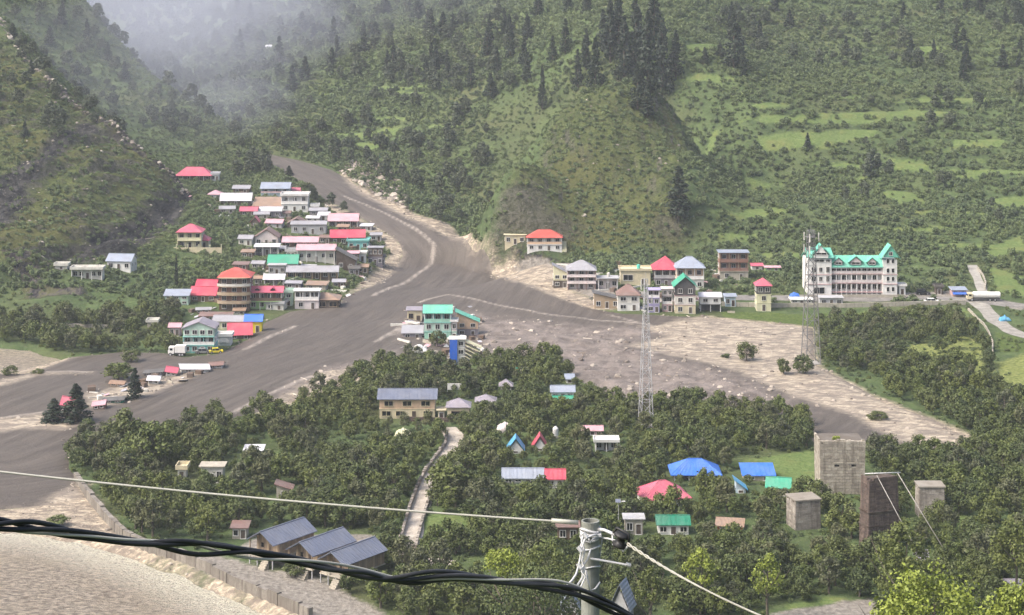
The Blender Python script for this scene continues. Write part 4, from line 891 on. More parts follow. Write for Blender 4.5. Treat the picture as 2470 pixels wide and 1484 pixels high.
# the hotel: one thing with three masses
def hotel():
    g = gp(2056, 712); s = g.y/F; W0 = (2167-1945)*s; root = empty('hotel', (g.x, g.y+5, g.z), 0, 'big white four-storey hotel with turquoise gabled roofs behind the mast', 'hotel')
    zz = lambda y: (712-y)*s; X = lambda x: (x-2056)*s; D = 10.0
    MB().box(X(2005), X(2129), -D/2+1.2, D/2, -2, zz(646)).obj('wall', M('white'), root)
    MB().box(X(1947), X(2004.8), -D/2-.8, D/2, -2, zz(622)-.4).obj('wall', M('white'), root)
    MB().box(X(2129.2), X(2163), -D/2-.6, D/2-2, -2, zz(624)-.4).obj('wall', M('white'), root)
    for zt in (660, 682, 704): 
        MB().box(X(2004), X(2130), -D/2-.1, -D/2+1.15, zz(zt)-.25, zz(zt)).obj('floor_slab', M('palepink'), root)
    for zt in (682, 660): MB().box(X(2005), X(2129), -D/2-.08, -D/2, zz(zt)+.01, zz(zt)+.85).obj('railing', M('pinkwhite'), root)
    for i in range(11):
        x = X(2005+ i*12.3); MB().box(x-.14, x+.14, -D/2, -D/2+.3, -1.5, zz(646)-.15).obj('pillar', M('white'), root)
    MB().box(X(2004), X(2130), -D/2-.5, -D/2+1.6, zz(646)-.14, zz(646)+.25).obj('cornice', M('palegrey'), root)
    for yy in (652, 671, 693):
        for i in range(5):
            window(root, X(2015+i*24), zz(yy), 2.0 if yy != 652 else 2.4, 1.6, -D/2+1.18, 'white')
            if yy != 671: window(root, X(2026+i*24), zz(yy)-.1, .9, 1.9, -D/2+1.18, 'white', door=True)
    for yy in (650, 672): 
        window(root, X(1962), zz(yy), 1.6, 1.8, -D/2-.82); window(root, X(1996), zz(yy), 1.2, 2.0, -D/2-.82); window(root, X(1979), zz(yy), 1.2, 1.6, -D/2-.82)
    window(root, X(1975), zz(700), 3.6, 2.2, -D/2-.82); window(root, X(1996), zz(628), 1.4, .9, -D/2-.82); window(root, X(1975), zz(628), 3.2, .9, -D/2-.82)
    for yy in (629, 652, 672, 697): 
        window(root, X(2141), zz(yy), 1.0, 1.5, -D/2-.62); window(root, X(2153), zz(yy), 1.0, 1.5, -D/2-.62)
    for yy in (661, 684): MB().box(X(1946), X(2005), -D/2-1.0, -D/2-.82, zz(yy)-.2, zz(yy)).obj('band', M('palepink'), root); 
    for yy in (661, 684): MB().box(X(2129), X(2164), -D/2-.8, -D/2-.62, zz(yy)-.2, zz(yy)).obj('band', M('palepink'), root)
    # roofs
    rf = MB(); rf.slab([(X(2004),-D/2-.6,zz(646)+.3),(X(2131),-D/2-.6,zz(646)+.3),(X(2131),-D/2+2.6,zz(615)-.5),(X(2004),-D/2+2.6,zz(615)-.5)], .15)
    rf.slab([(X(2004),-D/2+2.62,zz(615)-.5),(X(2131),-D/2+2.62,zz(615)-.5),(X(2131),D/2+.5,zz(615)-2.2),(X(2004),D/2+.5,zz(615)-2.2)], .15); rf.obj('roof', M('r_mint'), root)
    for x, w in ((2022, 2.6), (2064, 3.4), (2103, 2.6)):
        zb = zz(640)+.2; y = -D/2-.3
        d = MB().box(X(x)-w/2, X(x)+w/2, y, y+3, zb, zb+1.0).obj('dormer', M('palegrey'), root)
        MB().slab([(X(x)-w*.75,y+3,zb+.8),(X(x)-w*.75,y-.5,zb+.8),(X(x),y-.5,zb+1.0+w*.55),(X(x),y+3,zb+1.0+w*.55)], .1).slab([(X(x)+w*.75,y-.5,zb+.8),(X(x)+w*.75,y+3,zb+.8),(X(x)+.01,y+3,zb+1.0+w*.55),(X(x)+.01,y-.5,zb+1.0+w*.55)], .1).obj('dormer_roof', M('r_mint'), root)
        g_ = MB(); g_.quad([(X(x)-w*.5,y-.1,zb+.9),(X(x)+w*.5,y-.1,zb+.9),(X(x),y-.1,zb+.9+w*.45)]); g_.obj('dormer_front', M('pinkwhite'), root)
        window(root, X(x), zb+.5, w*.8, .8, y-.02, 'white')
    lw = (X(2010)-X(1944)); lx = X(1977)
    MB().slab([(X(1944),-D/2-1.4,zz(620)),(X(2010),-D/2-1.4,zz(620)),(X(2008),-1.5,zz(597)-.6),(X(1946),-1.5,zz(597)-.6)], .15).slab([(X(2010),D/2+.6,zz(620)-1.5),(X(1944),D/2+.6,zz(620)-1.5),(X(1946),-1.48,zz(597)-.6),(X(2008),-1.48,zz(597)-.6)], .15).obj('roof', M('r_mint'), root)
    MB().slab([(X(1958),-2.5,zz(612)),(X(1958),-D/2-1.8,zz(612)),(X(1979),-D/2-1.8,zz(588)),(X(1979),-2.5,zz(588))], .12).slab([(X(2000),-D/2-1.8,zz(612)),(X(2000),-2.5,zz(612)),(X(1979)+.01,-2.5,zz(588)),(X(1979)+.01,-D/2-1.8,zz(588))], .12).obj('gable_roof', M('r_mint'), root)
    q = MB(); q.quad([(X(1962),-D/2-1.5,zz(615)),(X(1996),-D/2-1.5,zz(615)),(X(1979),-D/2-1.5,zz(592))]); q.box(X(1962),X(1996),-D/2-1.5,-D/2-.5,zz(621),zz(615)); q.obj('gable_front', M('white'), root)
    window(root, X(1979), zz(609)-.2, 3.4, .8, -D/2-1.52)
    rx0, rx1, rm = X(2124), X(2170), X(2147)
    MB().slab([(rx0,-1.0,zz(622)),(rx0,-D/2-1.4,zz(622)),(rm,-D/2-1.4,zz(590)),(rm,-1.0,zz(590))], .15).slab([(rx1,-D/2-1.4,zz(622)),(rx1,-1.0,zz(622)),(rm+.01,-1.0,zz(590)),(rm+.01,-D/2-1.4,zz(590))], .15).obj('gable_roof', M('r_mint'), root)
    q = MB(); q.quad([(rx0+.5,-D/2-1.0,zz(620)),(rx1-.5,-D/2-1.0,zz(620)),(rm,-D/2-1.0,zz(593))]); q.obj('gable_front', M('r_mint'), root)
    window(root, rm, zz(611), 1.2, 1.2, -D/2-1.02)
    MB().box(X(1940), X(2180), -D/2-3.2, -D/2-2.9, -2.5, .7).obj('forecourt_wall', M('palestone'), root)
    OCCUPIED.append((1943, 2170, 590, 712, g.y)); HOUSES.append((g.x, g.y+5, 17))
hotel()
# --- the houses in the middle of the mud
H_('mint green three-storey house with turquoise roof surrounded by mud', 1020, 1091, 734, 755, 822, 'gable', 'r_mint', ['mint','palemint','turq'], .55, 3, [2,3,3], ver=(2,), rail='mint', slabc='turq', ribs=1.0)
H_('brown house with a sloping turquoise roof right of the mint green one', 1098, 1157, 751, 776, 812, 'shedside', 'r_mint', ['purplegrey','peach'], .6, 2, [2,2], ribs=1.0)
H_('brown and yellow half-ruined house left of the mint green one', 979, 1021, 738, 748, 778, 'shed', 'r_purple', 'cream', .7, 1, 2, frame='brown')
H_('buried low house with a crumpled grey roof by the mud edge', 968, 1021, 783, 803, 818, 'shed', 'r_grey', 'purplegrey', .6, 1, 2)
H_('slender white stair tower between the two turquoise roofs', 1086, 1105, 772, 776, 822, 'flat', 'white', ['palemint','pinkwhite'], 1.0, 2, 1, side=False)
def bands(root, w, D, hw, hr, fh):
    mb = MB()
    for i in range(6):
        zz_ = hw*(.95-.15*i); MB().slab([(w/2+.2,-D/2-.2,zz_),(w/2+4.6-.35*i,-D/2-.2,zz_-1.9),(w/2+4.6-.35*i,D/2-1,zz_-1.9),(w/2+.2,D/2-1,zz_)], .22).obj('leaning_slab', M('paleyellow'), root)
H_('narrow block with one bright blue side wall and white balconies', 1082, 1124, 816, 819, 880, 'flat', 'offwhite', ['white','offwhite','white'], .8, 3, [2,2,2], ver=(), hgt=.2, extra=lambda r, w, D, hw, hr, fh: (MB().box(-w/2-.08, 0, -D/2-.5, -D/2-.38, -1, hw).obj('blue_wall', M('blue'), r), bands(r, w, D, hw, hr, fh)))
H_('cream community house with a slate-blue roof at the orchard edge', 910, 1054, 935, 962, 1010, 'gable', 'r_slate', ['cream','peach'], .45, 2, [4,3], ver=(), over=.6, ribs=.9, wsz=(2.2,1.5), frame='cream', gpy=None)
H_('low cream link building between the community house and garage', 1054, 1075, 985, 990, 1012, 'flat', 'cream', 'cream', 1.2, 1, 1, hgt=.2)
H_('cream garage with a grey-purple hip roof right of the slate-blue one', 1075, 1136, 959, 982, 1013, 'hip', 'r_purple', 'cream', .8, 1, 1, wsz=(3.4, 1.0), door=False, frame='brown')
H_('hidden cottage showing a wide grey hip roof above the trees', 1145, 1198, 950, 969, 982, 'hip', 'r_purple', 'palestone', .8, 1, 2)
H_('hidden cottage showing a small grey hip roof, farther of two', 1203, 1238, 913, 931, 941, 'hip', 'r_purple', 'palestone', .8, 1, 2)
H_('white orchard house with a two-level grey roof and green awning', 1327, 1388, 928, 945, 970, 'gable', 'r_bluegrey', 'white', .5, 1, 3, extra=porch('r_green', .6))
H_('small grey-roofed hut just above the green-awning orchard house', 1362, 1387, 900, 914, 924, 'shed', 'r_bluegrey', 'white', .8, 1, 1, name='hut', cat='hut')
H_('long pinkish tin roof poking out of the orchard', 1402, 1456, 1025, 1038, 1050, 'gable', 'r_fadedpink', 'palepink', .35, 1, 3)
H_('flat white orchard shed with an open front', 1432, 1494, 1061, 1066, 1090, 'flat', 'white', 'white', .5, 1, 3, ver=(0,), name='shed', cat='shed')
H_('small tent-shaped hut with light blue and white roof sides', 1222, 1266, 1056, 1086, 1094, 'gablefront', 'r_lightblue', 'white', .9, 1, 1, name='hut', cat='hut')
H_('small tent-shaped hut with red and white roof sides', 1283, 1322, 1050, 1080, 1088, 'gablefront', 'r_crimson', 'white', .9, 1, 1, name='hut', cat='hut')
H_('long grey corrugated shed in the orchard next to a red roof', 1210, 1313, 1127, 1153, 1166, 'gable', 'r_bluegrey', 'palegrey', .35, 1, 4, ribs=.8, name='shed', cat='shed')
H_('small white house with a bright red roof joined to the grey shed', 1314, 1365, 1129, 1155, 1178, 'gable', 'r_crimson', 'white', .6, 1, 2, ribs=.8)
H_('open house under a wide bright blue hip roof in the orchard', 1618, 1741, 1103, 1144, 1160, 'hip', 'r_blue', 'brown', .6, 1, 4, ver=(0,), over=.8, ribs=.9)
H_('orchard shed with a plain blue single-slope roof', 1790, 1871, 1114, 1146, 1160, 'shed', 'r_blue', 'palestone', .7, 1, 2, name='shed', cat='shed', ribs=.9)
H_('small lean-to with a light blue sheet below the plain blue roof', 1771, 1803, 1156, 1180, 1190, 'shedside', 'r_lightblue', 'paleblue', .8, 1, 1, name='shed', cat='shed')
H_('white hut with a green pitched roof right of the blue roofs', 1850, 1912, 1149, 1176, 1196, 'gable', 'r_green', 'white', .6, 1, 2, rot=-12, name='hut', cat='hut')
H_('white-walled house with a large pink gable roof in the orchard', 1541, 1660, 1155, 1202, 1222, 'hip', 'r_pink', ['white'], .7, 1, 3, over=.8, ribs=.9, rot=12)
H_('white house with a dark green roof below the large pink roof', 1583, 1666, 1240, 1265, 1290, 'gable', 'r_darkgreen', 'white', .6, 1, 3, ribs=.9)
H_('orange-brown roofed shed half hidden in the orchard', 1728, 1798, 1246, 1268, 1278, 'shed', 'r_rust', 'orange', .4, 1, 2, name='shed', cat='shed', rot=-10)
H_('grey block house with a ragged roof right of the steel pole', 1503, 1556, 1240, 1252, 1290, 'flat', 'palegrey', 'palestone', .7, 1, 2, hgt=.4)
H_('brown-roofed house with two white doors left of the steel pole', 1340, 1400, 1256, 1272, 1304, 'flat', 'r_brown', 'brown', .7, 1, 2, frame='white', wsz=(1.2,1.9), door=False, hgt=.2)
H_('house with a blue-grey ridged roof at the bottom by the pole', 1346, 1400, 1424, 1470, 1500, 'gablefront', 'r_bluegrey', 'palegrey', .8, 1, 2, ribs=.8)
H_('house with a folded blue-grey roof right of the pole foot', 1476, 1530, 1408, 1470, 1500, 'gablefront', 'r_bluegrey', 'palegrey', .8, 1, 2, ribs=.8, rot=-20)
H_('small ochre ruin half buried left of the orchard path', 662, 706, 1166, 1180, 1202, 'shedside', 'r_brown', 'palestone', .8, 1, 1, name='ruin', cat='ruin')
H_('pale tin roofed shed between trees on the left orchard', 586, 636, 1070, 1086, 1096, 'shed', 'r_white', 'offwhite', .5, 1, 2, name='shed', cat='shed')
H_('long whitewashed ruin with a green patch in the left orchard', 480, 542, 1116, 1126, 1166, 'flat', 'palestone', 'offwhite', .6, 1, 3, hgt=.3, name='ruin', cat='ruin')
H_('small cream shed left of the whitewashed orchard ruin', 424, 452, 1124, 1132, 1156, 'flat', 'cream', 'offwhite', .8, 1, 1, name='shed', cat='shed')
H_('low wooden platform hut just left of the slate-roofed cabins', 555, 600, 1255, 1272, 1300, 'shed', 'r_brown', 'palestone', .6, 1, 2, name='hut', cat='hut')
H_('purple-roofed cottage hidden behind the brown pillar', 2212, 2242, 1325, 1352, 1366, 'gable', 'r_purple', 'palestone', .8, 1, 1)
H_('grey tin shed behind the bright foreground trees', 2430, 2475, 1398, 1416, 1432, 'shed', 'r_purple', 'palestone', .6, 1, 1, name='shed', cat='shed')
# --- three stilted cabins: gable ends face the camera, ridges run away to the right
def cabin(label, x, y, w_px, yb, grp):
    """(x,y): picture position of the near gable apex"""
    g = gp(x, yb); s = g.y/F; zt = H - (y-YH)*g.y/F
    root = empty('cabin', (g.x, g.y, g.z), R(-38), label, 'cabin', grp)
    top = zt - g.z; W2 = w_px*s/2/.8; L = 10.5; er = .95*W2*.62; ze = top - er; fz = 1.8
    for sx in (-1, 1):
        MB().slab([(sx*(W2+.5), L+.4 if sx < 0 else -.6, ze-.25), (sx*(W2+.5), -.6 if sx < 0 else L+.4, ze-.25), (sx*.01, -.6 if sx < 0 else L+.4, top), (sx*.01, L+.4 if sx < 0 else -.6, top)], .12).obj('roof_panel', M('r_slate'), root)
        for k in range(13):
            y_ = -.6 + (L+1.0)*k/12; u = .05
            MB().slab([(sx*(W2+.5), y_+(-.03), ze-.25+u), (sx*(W2+.5), y_+.03, ze-.25+u), (sx*.05, y_+.03, top+u), (sx*.05, y_-.03, top+u)] if sx > 0 else [(sx*(W2+.5), y_+.03, ze-.25+u), (sx*(W2+.5), y_-.03, ze-.25+u), (sx*.05, y_-.03, top+u), (sx*.05, y_+.03, top+u)], .06).obj('roof_seam', M('r_slate'), root)
    MB().box(-.12, .12, -.6, L+.4, top-.02, top+.08).obj('ridge_cap', M('r_slate'), root)
    n = 14                                                      # wall boards, each its own plank
    def planks(p0, p1, z0, zf):
        for i in range(n):
            a = Vector(p0).lerp(Vector(p1), i/n); b = Vector(p0).lerp(Vector(p1), (i+.94)/n); d = (b-a).normalized(); t = Vector((-d.y, d.x, 0))*.05*(1+.5*(i % 2))
            z1 = zf((a+b)/2); mb = MB(); q = [a-t, b-t, b+t, a+t]
            m_ = len(mb.v); mb.v += [(p.x, p.y, z0) for p in q] + [(p.x, p.y, z1) for p in q]
            for f_ in ((0,3,2,1),(4,5,6,7),(0,1,5,4),(1,2,6,5),(2,3,7,6),(3,0,4,7)): mb.f.append(f_); mb.m.append(0)
            mb.obj('plank', M('wood') if i % 3 else M('tan'), root)
    V2 = lambda x_, y_: Vector((x_, y_, 0))
    planks(V2(-W2+.1, 1.6), V2(W2-.1, 1.6), fz, lambda p: ze + er*(1-abs(p.x)/W2)-.15)
    planks(V2(W2, 1.6), V2(W2, L), fz, lambda p: ze-.12); planks(V2(-W2, L), V2(-W2, 1.6), fz, lambda p: ze-.12)
    MB().box(-W2+.06, W2-.06, 1.72, L-.05, fz, ze-.3).obj('inner_wall', M('wood'), root)
    MB().box(-W2-.2, W2+.2, -.4, L+.1, fz-.2, fz-.01).obj('floor_deck', M('palestone'), root)
    for x_ in (-W2, -W2*.33, W2*.33, W2):
        MB().box(x_-.09, x_+.09, -.3, -.12, -1.5, fz-.21).obj('stilt', M('palegrey'), root); MB().box(x_-.09, x_+.09, L*.5, L*.5+.2, -1.5, fz-.21).obj('stilt', M('palegrey'), root)
    for x_ in (-W2+.05, W2-.05): MB().box(x_-.08, x_+.08, -.3, -.12, fz, ze-.15).obj('porch_post', M('wood'), root)
    MB().box(-W2+.15, W2-.15, -.28, -.2, fz+.75, fz+.85).obj('porch_rail', M('palestone'), root)
    MB().box(-W2+.2, -W2*.2, -.3, -.22, fz, fz+.72).obj('porch_panel', M('palestone'), root)
    window(root, -W2*.45, fz+1.5, .9, 1.0, 1.5, 'wood'); window(root, W2*.25, fz+1.05, .95, 2.0, 1.5, 'wood', door=True)
    st = MB()
    for k in range(5): st.box(W2*.2, W2*.75, -.7-.3*k, -.42-.3*k, -1.0, fz-.4-.36*k)
    st.obj('steps', M('palestone'), root)
    OCCUPIED.append((x-45, x+110, y-30, yb, g.y)); HOUSES.append((g.x+3, g.y+5, 6.5))
grp = 'slate-roofed cabins in a row by the river wall'
cabin('slate-roofed wooden cabin on stilts, farthest left of the three', 632, 1281, 62, 1366, grp)
cabin('slate-roofed wooden cabin on stilts, middle one of the three', 727, 1306, 62, 1390, grp)
cabin('slate-roofed wooden cabin on stilts, nearest the orchard path', 803, 1330, 60, 1412, grp)
# ---------------------------------------------------------------- masonry towers
def stone_mat(name, c1, c2, dark):
    m, nt, b = newmat(name); pos = N(nt, 'ShaderNodeNewGeometry').outputs['Position']; n1 = noise_node(nt, pos, .6, 5, .65); n2 = noise_node(nt, pos, 4, 4, .6)
    oi = N(nt, 'ShaderNodeObjectInfo')
    c = mix(nt, maprange(nt, n1, .35, .65, 0, 1), c1, c2); c = mix(nt, maprange(nt, n2, .5, .8, 0, .7), c, dark); c = mix(nt, math_(nt, 'MULTIPLY', oi.outputs['Random'], .62), c, dark)
    mp_ = N(nt, 'ShaderNodeMapping'); nt.links.new(pos, mp_.inputs[0]); mp_.inputs['Scale'].default_value = (1.1, 1.1, .14); c = mix(nt, maprange(nt, noise_node(nt, mp_.outputs[0], 1.0, 4, .6), .5, .64, 0, .75), c, dark)
    nt.links.new(c, b.inputs['Base Color']); b.inputs['Roughness'].default_value = .95; bump(nt, b, n2, .08); return m
ST_PALE = stone_mat('pale_masonry', (.34,.30,.24), (.50,.455,.38), (.17,.145,.115)); ST_BROWN = stone_mat('brown_masonry', (.115,.085,.07), (.185,.14,.115), (.06,.045,.04)); ST_GREY = stone_mat('grey_masonry', (.30,.27,.235), (.42,.38,.33), (.14,.12,.10))
def masonry(name, label, x0, x1, yt, yb, mat, d=.8, bh=.62, bw=1.1, taper=.06, holes=(), rot=0, band=None, skip=(), cat='tower', cap=None, roofcol=None):
    """tower of separate stone blocks round a solid core"""
    cx = (x0+x1)/2; g = gp(cx, yb); s = g.y/F; w = (x1-x0)*s*.94; D = w*d; h = (yb-yt)*s
    root = empty(name, (g.x, g.y+D/2, g.z), R(rot), label, cat); core = MB(); t = taper
    a, b_ = w/2-.22, D/2-.22; q = 1-t
    core.v += [(-a,-b_,-2),(a,-b_,-2),(a,b_,-2),(-a,b_,-2),(-a*q,-b_*q,h-.25),(a*q,-b_*q,h-.25),(a*q,b_*q,h-.25),(-a*q,b_*q,h-.25)]
    for f_ in ((0,3,2,1),(4,5,6,7),(0,1,5,4),(1,2,6,5),(2,3,7,6),(3,0,4,7)): core.f.append(f_); core.m.append(0)
    core.obj('core', M('darkbrown') if mat is ST_BROWN else M('joint'), root); rr = random.Random(x0)
    rows = int(h/bh)+1; bh = h/(rows-1) if rows > 1 else bh
    cache = [MB().box(-.5, .5, -.5, .5, -.5, .5).mesh('stone_block', mat)]
    def block(cx_, cy_, z, L_, T_, ry):
        o = link('stone_block', cache[0], root, (cx_, cy_, z+bh/2), (0, rr.uniform(-.01,.01), ry)); o.scale = (L_*.965, T_*rr.uniform(.95,1.2), bh*.93)
    for r_ in range(-1, rows-1):
        z = r_*bh; f = 1 - t*max(0, z)/h; W_, D_ = w*f, D*f
        for side in ((0, W_, D_, 0), (1, D_, W_, -90 if g.x > 0 else 90)):
            n = max(2, int(side[1]/bw)); off = .5*(r_ % 2); xs = [-side[1]/2] + [-side[1]/2 + side[1]*(k+off+rr.uniform(-.12,.12))/n for k in range(1 if off == 0 else 0, n) if k+off > .2] + [side[1]/2]
            for p, e in zip(xs[:-1], xs[1:]):
                m_ = (p+e)/2; hh = any(abs(m_/W_-u) < hw_ and abs((z+bh/2)/h-v) < hv for (u, v, hw_, hv) in holes) and side[0] == 0
                if hh: continue
                if r_ == rows-2 and rr.random() < .18: continue
                if side[0] == 0: block(m_, -side[2]/2+.12, z, e-p, .36, 0)
                else: block((1 if g.x < 0 else -1)*(side[2]/2-.12), m_, z, e-p, .36, R(90))
    for (u, v, hw_, hv) in holes:
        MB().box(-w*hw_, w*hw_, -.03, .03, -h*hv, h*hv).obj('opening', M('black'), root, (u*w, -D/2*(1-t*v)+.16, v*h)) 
        MB().box(-w*hw_-.15, w*hw_+.15, -.2, .2, 0, .16).obj('lintel', M('palestone'), root, (u*w, -D/2*(1-t*v)+.04, v*h+h*hv))
    if band: 
        for v in band: MB().box(-w/2-.05, w/2+.05, -D/2-.12, D/2+.1, v*h, v*h+.22).obj('string_course', M('darkbrown' if mat is ST_BROWN else 'palestone'), root)
    if cap: MB().box(-w*q/2-.25, w*q/2+.25, -D*q/2-.25, D*q/2+.25, h-.05, h+.22).obj('roof_slab', M(cap), root)
    OCCUPIED.append((x0-3, x1+3, yt, yb-12, g.y)); HOUSES.append((g.x, g.y+D/2, w/2+1))
    return root, w, D, h
t1, w1, d1, h1 = masonry('masonry_tower', 'big pale ruined masonry tower with two small black openings', 1976, 2089, 1064, 1192, ST_PALE, .8, .60, 1.15, -.035, holes=((-.09,.545,.085,.035),(.20,.545,.065,.035)), band=None)
MB().box(-w1*.47, w1*.47, -d1/2-.06, -d1/2+.1, h1*.5, h1*.515).obj('ledge', M('palestone'), t1)
pr = MB(); rr = random.Random(4)
for i in range(16):
    x = -w1/2+.3+(w1-.6)*i/15; pr.box(x-.3, x+.3, -d1/2+.05, -d1/2+.5, h1-.3, h1+rr.uniform(-.1,.35))
pr.obj('broken_parapet', ST_PALE, t1)
link('roof_plants', leaves_mesh('roof_plants', L_BRIGHT, [(0,0,.3,.55),(.5,.1,.25,.4),(-.4,.2,.2,.35)], 60, .2, rng), t1, (-w1*.12, -d1*.25, h1-.1))
t2, w2, d2, h2 = masonry('masonry_pillar', 'tall dark brown masonry pillar topped by a metal crossbar', 2079, 2172, 1152, 1330, ST_BROWN, .5, .45, 1.0, .12, band=(.34,.53), rot=20)
masonry('masonry_block', 'small grey masonry block with one square black hole, rightmost', 2216, 2281, 1176, 1250, ST_GREY, .8, .45, 1.0, .03, holes=((.12,.36,.09,.07),), cap='stone', cat='blockhouse')
masonry('masonry_block', 'squat grey masonry block with a slab roof left of the brown pillar', 1908, 1977, 1208, 1278, ST_GREY, .9, .45, 1.0, .03, cap='stone', rot=14, cat='blockhouse')
MB().box(-w1*.45, w1*.55, -.4, 0, -2.5, -.4).obj('plinth', M('offwhite'), t1, (0, -d1/2-.6, 0))
# ---------------------------------------------------------------- suspended pipes over the brown pillar
STEEL = paint('galvanised_steel', (.50,.50,.50), .45, .3, (.22,.2,.18), 2.0, .5)
g2 = t2.location; s2 = gp(2125, 1330).y/F
yb_ = g2.y - 1.5
def at(px, py, Y): return Vector(W(px, py, Y))
def tubeobj(name, pts, r, mat, parent=None, n=6, smooth=True):
    return MB().tube(pts, r, n).obj(name, mat, parent, smooth=smooth)
cb = tubeobj('crossbar', [at(2086, 1143, yb_), at(2172, 1140, yb_+.5)], .12, STEEL); tag(cb, 'horizontal grey steel crossbar resting above the brown pillar', 'crossbar')
for (a, b, c, lab) in (((2115,1147), (2225,1352), yb_-9, 'left sloping grey pipe running down from the crossbar'), ((2165,1141), (2285,1338), yb_-9, 'right sloping grey pipe running down from the crossbar')):
    o = tubeobj('sloping_pipe', [at(*a, yb_), at((a[0]+b[0])/2, (a[1]+b[1])/2+1, (yb_+c)/2), at(*b, c)], .08, M('concrete')); tag(o, lab, 'pipe', 'sloping pipes from the crossbar')
# ---------------------------------------------------------------- lattice masts
def mast(label, px, yb, yt, wb, wt, col, platforms=(), antennas=0, gy=None):
    g = gp(px, yb); s = g.y/F; h = (yb-yt)*s; w0, w1_ = wb*s, wt*s; m_ = M(col)
    root = empty('lattice_mast', (g.x, g.y, g.z), R(12), label, 'lattice mast'); tk = max(.09, .016*h**.5)*(1.5 if antennas > 3 else 1)
    wd = lambda z: w0 + (w1_-w0)*min(1, z/h/.92)
    cor = lambda i, z: Vector(((-1, 1, 1, -1)[i]*wd(z)/2, (-1, -1, 1, 1)[i]*wd(z)/2, z))
    for i in range(4): MB().tube([cor(i, -1), cor(i, h*.92), cor(i, h)], [tk, tk*.8, tk*.6], 4).obj('leg', m_, root)
    z = 0; k = 0
    while z < h-.5:
        z2 = min(h, z + max(1.1, wd(z)*1.05))
        for i in range(4):
            j = (i+1) % 4
            MB().tube([cor(i, z2), cor(j, z2)], tk*.5, 4, caps=False).obj('horizontal_brace', m_, root)
            MB().tube([cor(i, z), cor(j, z2)] if (k+i) % 2 else [cor(j, z), cor(i, z2)], tk*.55, 4, caps=False).obj('diagonal_brace', m_, root)
        z = z2; k += 1
    for p in platforms:
        zz_ = h*p; MB().box(-w1_*.6-.25, w1_*.6+.25, -w1_*.6-.25, w1_*.6+.25, zz_, zz_+.1).obj('platform', m_, root)
        MB().box(-w1_*.6-.25, w1_*.6+.25, -w1_*.6-.25, -w1_*.6-.19, zz_+.9, zz_+1.0).obj('guard_rail', m_, root)
    for i in range(antennas):
        a = i*2.1; r_ = w1_*.9+.75; MB().box(-.16, .16, -.1, .1, -1.1, 1.1).obj('panel_antenna', M('offwhite'), root, (math.cos(a)*r_, math.sin(a)*r_, h*(.86+.09*(i % 2))), (0, 0, a+1.57))
    MB().tube([(0,0,h-.2),(0,0,h+1.6)], .05, 5).obj('lightning_rod', m_, root)
    MB().box(-w0/2-.3, w0/2+.3, -w0/2-.3, w0/2+.3, -1.5, .12).obj('footing', M('concrete'), root)
    OCCUPIED.append((px-wb*.6, px+wb*.6, yt, yb-6, g.y))
    return root
mast('tall grey lattice mast with antennas standing before the big hotel', 1956, 876, 556, 36, 15, 'mastgrey', (.86,.95), 6)
mast('slender pale lattice mast rising from the orchard edge', 1558, 1028, 672, 30, 8, 'palegrey', (), 2)
# ---------------------------------------------------------------- signboards
def board(label, x0, x1, y0, y1, yb, cols):
    g = gp((x0+x1)/2, yb); s = g.y/F; root = empty('signboard', (g.x, g.y, g.z), 0, label, 'signboard'); w = (x1-x0)*s; z1 = (yb-y0)*s; z0 = (yb-y1)*s; n = len(cols)
    for i, c in enumerate(cols): MB().box(-w/2+w*i/n+.04, -w/2+w*(i+1)/n-.04, -.05, .05, z0, z1).obj('board_panel', M(c), root)
    for i in range(n+1): 
        x = -w/2+.05+(w-.1)*i/n; MB().tube([(x,.1,-1),(x,.1,z1)], .06, 5).obj('post', M('palegrey'), root)
    MB().box(-w/2, w/2, .05, .1, z0-.1, z0).obj('rail', M('palegrey'), root)
    OCCUPIED.append((x0, x1, y0, y1+4, g.y))
board('three blank white boards in a row on thin posts above the garage', 1079, 1114, 925, 940, 956, ['white','white','white'])
board('two white boards with a bright green one in the orchard top', 1243, 1275, 886, 901, 914, ['r_green','white','white'])
# ---------------------------------------------------------------- odd small things
def tarp(label, x0, x1, y0, y1, c, name='tarpaulin', cat='tarpaulin', peak=.5):
    g = gp((x0+x1)/2, y1); s = g.y/F; w = (x1-x0)*s; h = max(.8, (y1-y0)*s*.8); root = MB(); nx, ny = 8, 6; rr = random.Random(x0)
    D = w*.7; P = [[(-w/2+w*i/nx, -D/2+D*j/ny, h*(.35+.65*(1-abs(i/nx-peak)*1.7)*(1-abs(j/ny-.5)*1.2))*rr.uniform(.85,1.08) if 0 < i < nx and 0 < j < ny else h*.12*rr.random()) for i in range(nx+1)] for j in range(ny+1)]
    for j in range(ny):
        for i in range(nx): root.quad([P[j][i], P[j][i+1], P[j+1][i+1], P[j+1][i]])
    o = root.obj(name, M(c), None, (g.x, g.y+D/2, g.z), smooth=True); sm = o.modifiers.new('thickness', 'SOLIDIFY'); sm.thickness = .04
    tag(o, label, cat); OCCUPIED.append((x0, x1, y0, y1, g.y)); HOUSES.append((g.x, g.y+D/2, w*.4)); return o
tarp('blue-violet tarpaulin beside the road left of the hotel', 1905, 1931, 702, 718, 'r_blue')
tarp('light blue tarpaulin lying below the side road at far right', 2412, 2440, 758, 776, 'r_lightblue')
tarp('large crumpled white sheet below the half-buried grey roof', 990, 1031, 826, 852, 'white')
tarp('small white sheet left of the blue-walled block', 1069, 1084, 826, 842, 'white')
tarp('domed pale haystack cover standing in the orchard', 1196, 1238, 1011, 1046, 'pinkwhite', 'haystack_cover', 'haystack', .5)
tarp('small cream tarpaulin heap near the head of the footpath', 951, 992, 1030, 1054, 'paleyellow')
tarp('green awning sheet on the whitewashed orchard ruin', 520, 536, 1134, 1146, 'r_green')
